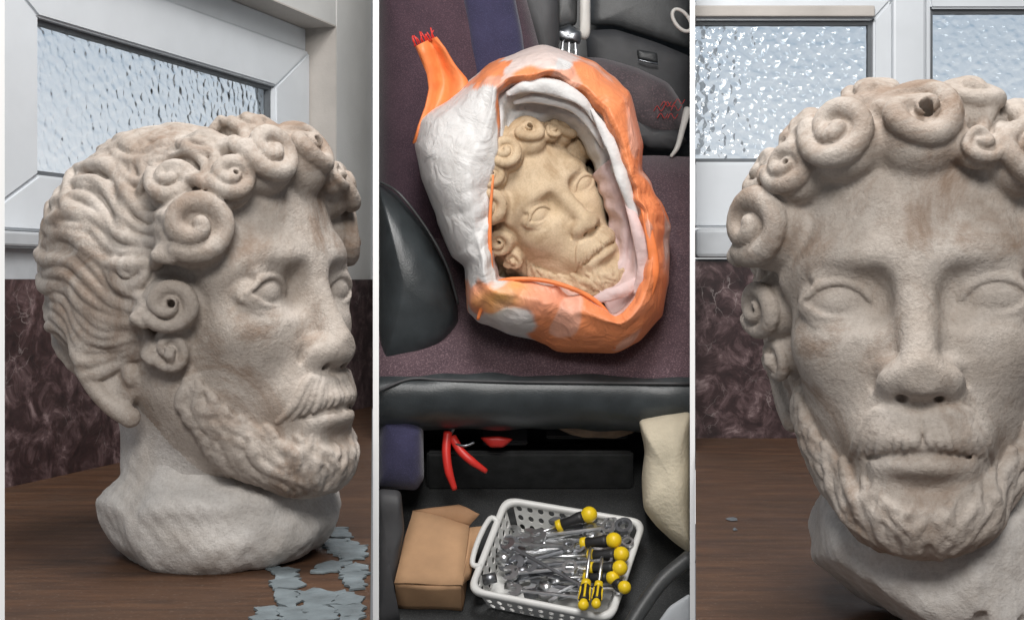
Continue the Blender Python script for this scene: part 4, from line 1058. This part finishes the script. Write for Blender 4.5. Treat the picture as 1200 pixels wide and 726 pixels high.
# ---------------------------------------------------------------- cardboard box
ct = FLOOR + .068
q = [car_px(x, y, ct) for x, y in ((463, 682), (540, 685), (550, 617), (484, 599))]
ctr = np.mean(q, axis=0)
cb = empty('cardboard_box', car_frame(ctr[0], ctr[1], FLOOR)); tag(cb, 'closed brown cardboard box beside the white tool basket', 'box')
Q = [np.array((a - ctr[0], b - ctr[1])) for a, b in q]; Hh = .066
def panel(name, pts, m, th=.003, parent=cb, bow=.002):
    """a sheet of card with thickness, subdivided and a little bowed"""
    p = [np.array(x, float) for x in pts]; n = 7; V = []; F = []
    nrm = vn(np.cross(p[1] - p[0], p[3] - p[0]))
    for i in range(n):
        for j in range(n):
            u, v = i / (n - 1), j / (n - 1); x = (1 - u) * (1 - v) * p[0] + u * (1 - v) * p[1] + u * v * p[2] + (1 - u) * v * p[3]
            V.append(x + nrm * bow * (math.sin(u * 3.1) * math.sin(v * 2.6) + .5 * math.sin(u * 7 + v * 5)))
    for i in range(n - 1):
        for j in range(n - 1): F.append((i * n + j, (i + 1) * n + j, (i + 1) * n + j + 1, i * n + j + 1))
    o = link(name, pymesh(name, V, F, True), parent, m); s = o.modifiers.new('thickness', 'SOLIDIFY'); s.thickness = th; s.offset = 0; return o
def z3(p, z): return (p[0], p[1], z)
panel('front_panel', [z3(Q[0], .002), z3(Q[1], .002), z3(Q[1], Hh), z3(Q[0], Hh)], M_card)
panel('side_panel', [z3(Q[1], .002), z3(Q[2], .002), z3(Q[2], Hh), z3(Q[1], Hh)], M_card_shade)
panel('side_panel', [z3(Q[3], .002), z3(Q[0], .002), z3(Q[0], Hh), z3(Q[3], Hh)], M_card_shade)
panel('back_panel', [z3(Q[2], .002), z3(Q[3], .002), z3(Q[3], Hh), z3(Q[2], Hh)], M_card_shade)
panel('top_flap', [z3(Q[0] + (-.001, -.002), Hh + .003), z3(Q[1] + (.002, -.001), Hh + .003), z3(Q[2], Hh + .006), z3(Q[3], Hh + .005)], M_card, bow=.003)
back = Q[2] - Q[3]
panel('open_flap', [z3(Q[3], Hh + .004), z3(Q[2], Hh + .004), z3(Q[2] + np.array((.016, .012)), Hh + .020), z3(Q[3] + back * .85 + np.array((-.004, .030)), Hh + .014)], M_card_shade, bow=.003)
panel('side_flap', [z3(Q[1] + np.array((.001, 0)), Hh), z3(Q[2] + np.array((.001, 0)), Hh), z3(Q[2] + np.array((.022, .006)), Hh - .004), z3(Q[1] + np.array((.012, .03)), Hh - .022)], M_card, bow=.002)


# ---------------------------------------------------------------- white basket
bh = .060
q = np.array([car_px(x, y, FLOOR + bh) for x, y in ((553, 690), (714, 722), (752, 612), (594, 586))]); bc = q.mean(0)
bk = empty('tool_basket', car_frame(bc[0], bc[1], FLOOR)); tag(bk, 'white perforated plastic basket full of wrenches and screwdrivers', 'basket')
Bq = q - bc
def rim_loop(scale, n=12, rc=.022):
    pts = []
    P = Bq * scale
    for i in range(4):
        p, a, b = P[i], P[i - 1], P[(i + 1) % 4]; da, db = vn(a - p), vn(b - p)
        for t in np.linspace(0, 1, n):
            pts.append((1 - t) ** 2 * (p + da * rc) + 2 * t * (1 - t) * p + t * t * (p + db * rc))
    return np.array(pts)
top = rim_loop(1.0); n = len(top)
# rolled rim
prof_r = [(0.0, -.010), (.007, -.009), (.009, -.002), (.007, .003), (0, .004), (-.004, .001), (-.004, -.006)]
V = []; F = []
for dr, dz in prof_r:
    for p in top: V.append((*(p + vn(p) * dr), bh + dz))
for i in range(len(prof_r)):
    for j in range(n): i2 = (i + 1) % len(prof_r); F.append((i * n + j, i * n + (j + 1) % n, i2 * n + (j + 1) % n, i2 * n + j))
link('rim', pymesh('rim', V, F, True), bk, M_basket)
lowl = rim_loop(.86)
link('bottom', pymesh('bottom', [(*p, .004) for p in lowl] + [(*p, .0015) for p in lowl], [tuple(range(n)), tuple(range(2 * n - 1, n - 1, -1))] + [(j, n + j, n + (j + 1) % n, (j + 1) % n) for j in range(n)]), bk, M_basket)
def perforated(name, A, B, nx, nz):
    """side wall from A to B (top corners) with a grid of real oval holes"""
    V = []; F = []
    def at(u, v): p = A + (B - A) * u; return np.array((*(p * (.86 + .14 * v)), .003 + (bh - .006) * v))
    m = 12
    for i in range(nx):
        for k in range(nz):
            o = len(V); cu, cv = (i + .5) / nx, (k + .5) / nz
            for t in range(m):
                a = 2 * math.pi * (t + .5) / m; c_, s_ = math.cos(a), math.sin(a); f = 1 / max(abs(c_), abs(s_))
                V.append(at(cu + c_ * f * .5 / nx, cv + s_ * f * .5 / nz)); V.append(at(cu + c_ * .27 / nx, cv + s_ * .33 / nz))
            for t in range(m): t2 = (t + 1) % m; F.append((o + 2 * t, o + 2 * t2, o + 2 * t2 + 1, o + 2 * t + 1))
    o = link(name, pymesh(name, V, F), bk, M_basket); s = o.modifiers.new('thickness', 'SOLIDIFY'); s.thickness = .0022; s.offset = 0; return o
for i in range(4):
    A, B = Bq[i] + vn(Bq[(i + 1) % 4] - Bq[i]) * .010, Bq[(i + 1) % 4] - vn(Bq[(i + 1) % 4] - Bq[i]) * .010
    perforated('side_wall', A, B, 11 if i % 2 == 0 else 8, 3)
ha = Bq[3] * .75 + Bq[0] * .25; hb = Bq[3] * .25 + Bq[0] * .75; ho = vn(Bq[3] + Bq[0]) * .014
P = catmull([(*(ha), bh), (*(ha + ho), bh + .004), (*((ha + hb) / 2 + ho * 1.3), bh + .006), (*(hb + ho), bh + .004), (*hb, bh)], 5)
V, F = tube_mesh(P, .0045, 8); link('handle', pymesh('handle', V, F, True), bk, M_basket)

# ---------------------------------------------------------------- wrenches and screwdrivers
def extrude2d(outline, holes, th):
    bm = bmesh.new()
    def loop(P): 
        vs = [bm.verts.new((x, y, -th / 2)) for x, y in P]; return [bm.edges.new((vs[i], vs[(i + 1) % len(vs)])) for i in range(len(vs))]
    es = loop(outline)
    for h in holes: es += loop(h)
    r = bmesh.ops.triangle_fill(bm, edges=es, use_beauty=True)
    fs = [f for f in bm.faces]
    e = bmesh.ops.extrude_face_region(bm, geom=fs)
    for v in e['geom']:
        if isinstance(v, bmesh.types.BMVert): v.co.z = th / 2
    bmesh.ops.recalc_face_normals(bm, faces=bm.faces)
    V = [tuple(v.co) for v in bm.verts]; bm.verts.index_update(); F = [tuple(v.index for v in f.verts) for f in bm.faces]; bm.free(); return V, F
def circ(cx, r, n=20, a0=0, a1=2 * math.pi, closed=True):
    return [(cx + r * math.cos(a), r * math.sin(a)) for a in np.linspace(a0, a1, n, endpoint=not closed)]
def wrench_parts(L, s):
    hw = .0034 * s
    ring = extrude2d(circ(L / 2 - .010 * s, .0105 * s), [circ(L / 2 - .010 * s, .0064 * s, 12)], .0060 * s)
    x0 = -L / 2 + .012 * s; R = .0120 * s; g = .0050 * s
    jaw = [(x0 + R * math.cos(a), R * math.sin(a)) for a in np.linspace(-2.55, 2.55, 18)] + [(x0 + .000, g), (x0 + .003 * s, 0), (x0 + .000, -g)]
    jawm = extrude2d(jaw, [], .0052 * s)
    V, F = tube_mesh([(-L / 2 + .020 * s, 0, 0), (-L / 4, 0, 0), (L / 4, 0, 0), (L / 2 - .018 * s, 0, 0)], [hw * 1.25, hw, hw, hw * 1.25], 8)
    V = [(x, y, z * .55) for x, y, z in V]
    return ring, jawm, (V, F)
def lay(x1, y1, x2, y2, c):
    """matrix of a tool lying between two picture points at height c above the floor"""
    a = np.array(car_px(x1, y1, FLOOR + c[0])); b = np.array(car_px(x2, y2, FLOOR + c[1]))
    p, q = car(a[0], a[1], FLOOR + c[0]), car(b[0], b[1], FLOOR + c[1]); ex = vn(q - p); ez = vn(EC - ex * (EC @ ex)); ey = np.cross(ez, ex)
    return frame((p + q) / 2, ex, ey, ez), float(np.linalg.norm(q - p))
WR = [(592, 622, 700, 640, 1.0), (584, 640, 735, 628, 1.0), (580, 652, 716, 634, 1.1), (604, 660, 712, 642, .9), (590, 668, 724, 664, 1.0), (600, 676, 726, 655, .9), (612, 684, 716, 676, .9),
      (585, 660, 690, 684, .8), (610, 626, 722, 652, .9), (618, 636, 700, 618, 1.0), (640, 616, 741, 616, 1.2), (602, 646, 690, 664, .8), (630, 692, 735, 688, .9), (588, 634, 690, 690, .8), (640, 700, 712, 666, .8), (596, 690, 690, 700, .8)]
rw = np.random.RandomState(17)
for k in range(12):
    x1, y1 = rw.uniform(580, 632), rw.uniform(626, 694); WR.append((x1, y1, x1 + rw.uniform(84, 118), y1 + rw.uniform(-26, 14) - (x1 - 590) * .1, rw.uniform(.75, 1.05)))
made = {}
for i, (x1, y1, x2, y2, s) in enumerate(WR):
    lv_ = .024 + .0024 * i if i < 16 else .030 + .003 * ((i * 5) % 12)
    M, L = lay(x1, y1, x2, y2, (lv_ * .8, lv_ + .022))
    e = empty('wrench', M); mt = M_steel if i % 3 != 1 else M_steel2
    if i == 10: tag(e, 'largest steel wrench, its ring end sticking out past the basket corner', 'wrench', 'wrenches in the basket')
    else: tag(e, 'bright steel combination wrench heaped with others in the white basket' if mt is M_steel else 'dull grey steel combination wrench heaped among the brighter ones in the basket', 'wrench', 'wrenches in the basket')
    ring, jawm, shaft = wrench_parts(L, s * (1.45 if i in (1, 2, 8) else 1.15))
    for nm, (V, F) in (('ring_end', ring), ('open_jaw', jawm), ('shaft', shaft)):
        link(nm, pymesh(nm, V, F), e, mt)
DR = [(697, 600, 622, 628, 1.1, .085, 0), (726, 632, 640, 640, 1.05, .094, 1), (735, 649, 636, 652, 1.05, .090, 1), (733, 665, 640, 664, 1.0, .094, 1), (736, 690, 668, 650, .85, .088, 1), (683, 713, 692, 640, .85, .100, 2), (698, 711, 706, 652, .75, .098, 2), (724, 676, 640, 676, .9, .084, 1)]
DL = {0: 'yellow and black screwdriver whose ball end rests high on the basket wall furthest from the seat edge', 1: 'yellow ended black screwdriver with its handle over the basket side beside the cream sack', 2: 'short yellow striped screwdriver lying crosswise over the other tools'}
DL[0] = 'lone yellow ball-ended screwdriver lying across the basket corner below the seat'
for i, (x1, y1, x2, y2, s, c, k) in enumerate(DR):
    M, L = lay(x2, y2, x1, y1, (c - .040 if k != 2 else c - .01, c))
    e = empty('screwdriver', M); tag(e, DL[k], 'screwdriver', 'screwdrivers in the basket')
    h = L / 2; hl = .054 * s; r = .0094 * s
    V, F = lathe([(h - hl, r * .6), (h - hl + .003, r * .85), (h - hl * .7, r * .8), (h - hl * .45, r * 1.02), (h - .018 * s, r * .95)], 12)
    link('grip', pymesh('grip', V, F, True), e, M_grip)
    rb = r * (1.28 if k != 2 else 1.05)
    V, F = lathe([(h - .019 * s, r * .8)] + [(h - .009 * s + rb * math.sin(a), rb * math.cos(a)) for a in np.linspace(-.9, 1.5, 9)], 14)
    link('ball_end', pymesh('ball_end', V, F, True), e, M_yellow)
    V, F = lathe([(h - hl - .007, r * .5), (h - hl - .006, r * .95), (h - hl + .002, r * .98), (h - hl + .003, r * .6)], 12)
    link('collar', pymesh('collar', V, F, True), e, M_yellow)
    if k == 2:
        for a in np.linspace(0, 6.283, 4, endpoint=False):
            V, F = tube_mesh([(h - hl * .9, r * .86 * math.cos(a), r * .86 * math.sin(a)), (h - .02 * s, r * .92 * math.cos(a), r * .92 * math.sin(a))], .0018, 6); link('stripe', pymesh('stripe', V, F), e, M_yellow)
    V, F = lathe([(-h, .0012), (-h + .006, .0026), (h - hl - .004, .0026)], 10)
    link('shaft', pymesh('shaft', V, F, True), e, M_steel)
# loose sockets between the wrenches
SK = [(600, 688), (622, 694), (640, 690), (660, 694), (590, 655), (612, 668), (652, 682), (574, 676), (668, 612), (700, 670)]
for i, (x, y) in enumerate(SK):
    M, L = lay(x - 6, y + (3 if i % 2 else -3), x + 6, y, (.040, .044)); r = .0075 + .0015 * (i % 3)
    V, F = lathe([(-.010, r * .7), (-.010, r), (.010, r * .92), (.010, r * .6), (-.002, r * .55)], 14)
    o = link('socket', pymesh('socket', V, F, True), None, M_steel2 if i % 2 else M_steel); o.matrix_world = M
    tag(o, 'dull grey steel socket lying loose among the wrenches' if i % 2 else 'bright steel socket lying loose among the wrenches', 'socket', 'loose sockets in the basket')
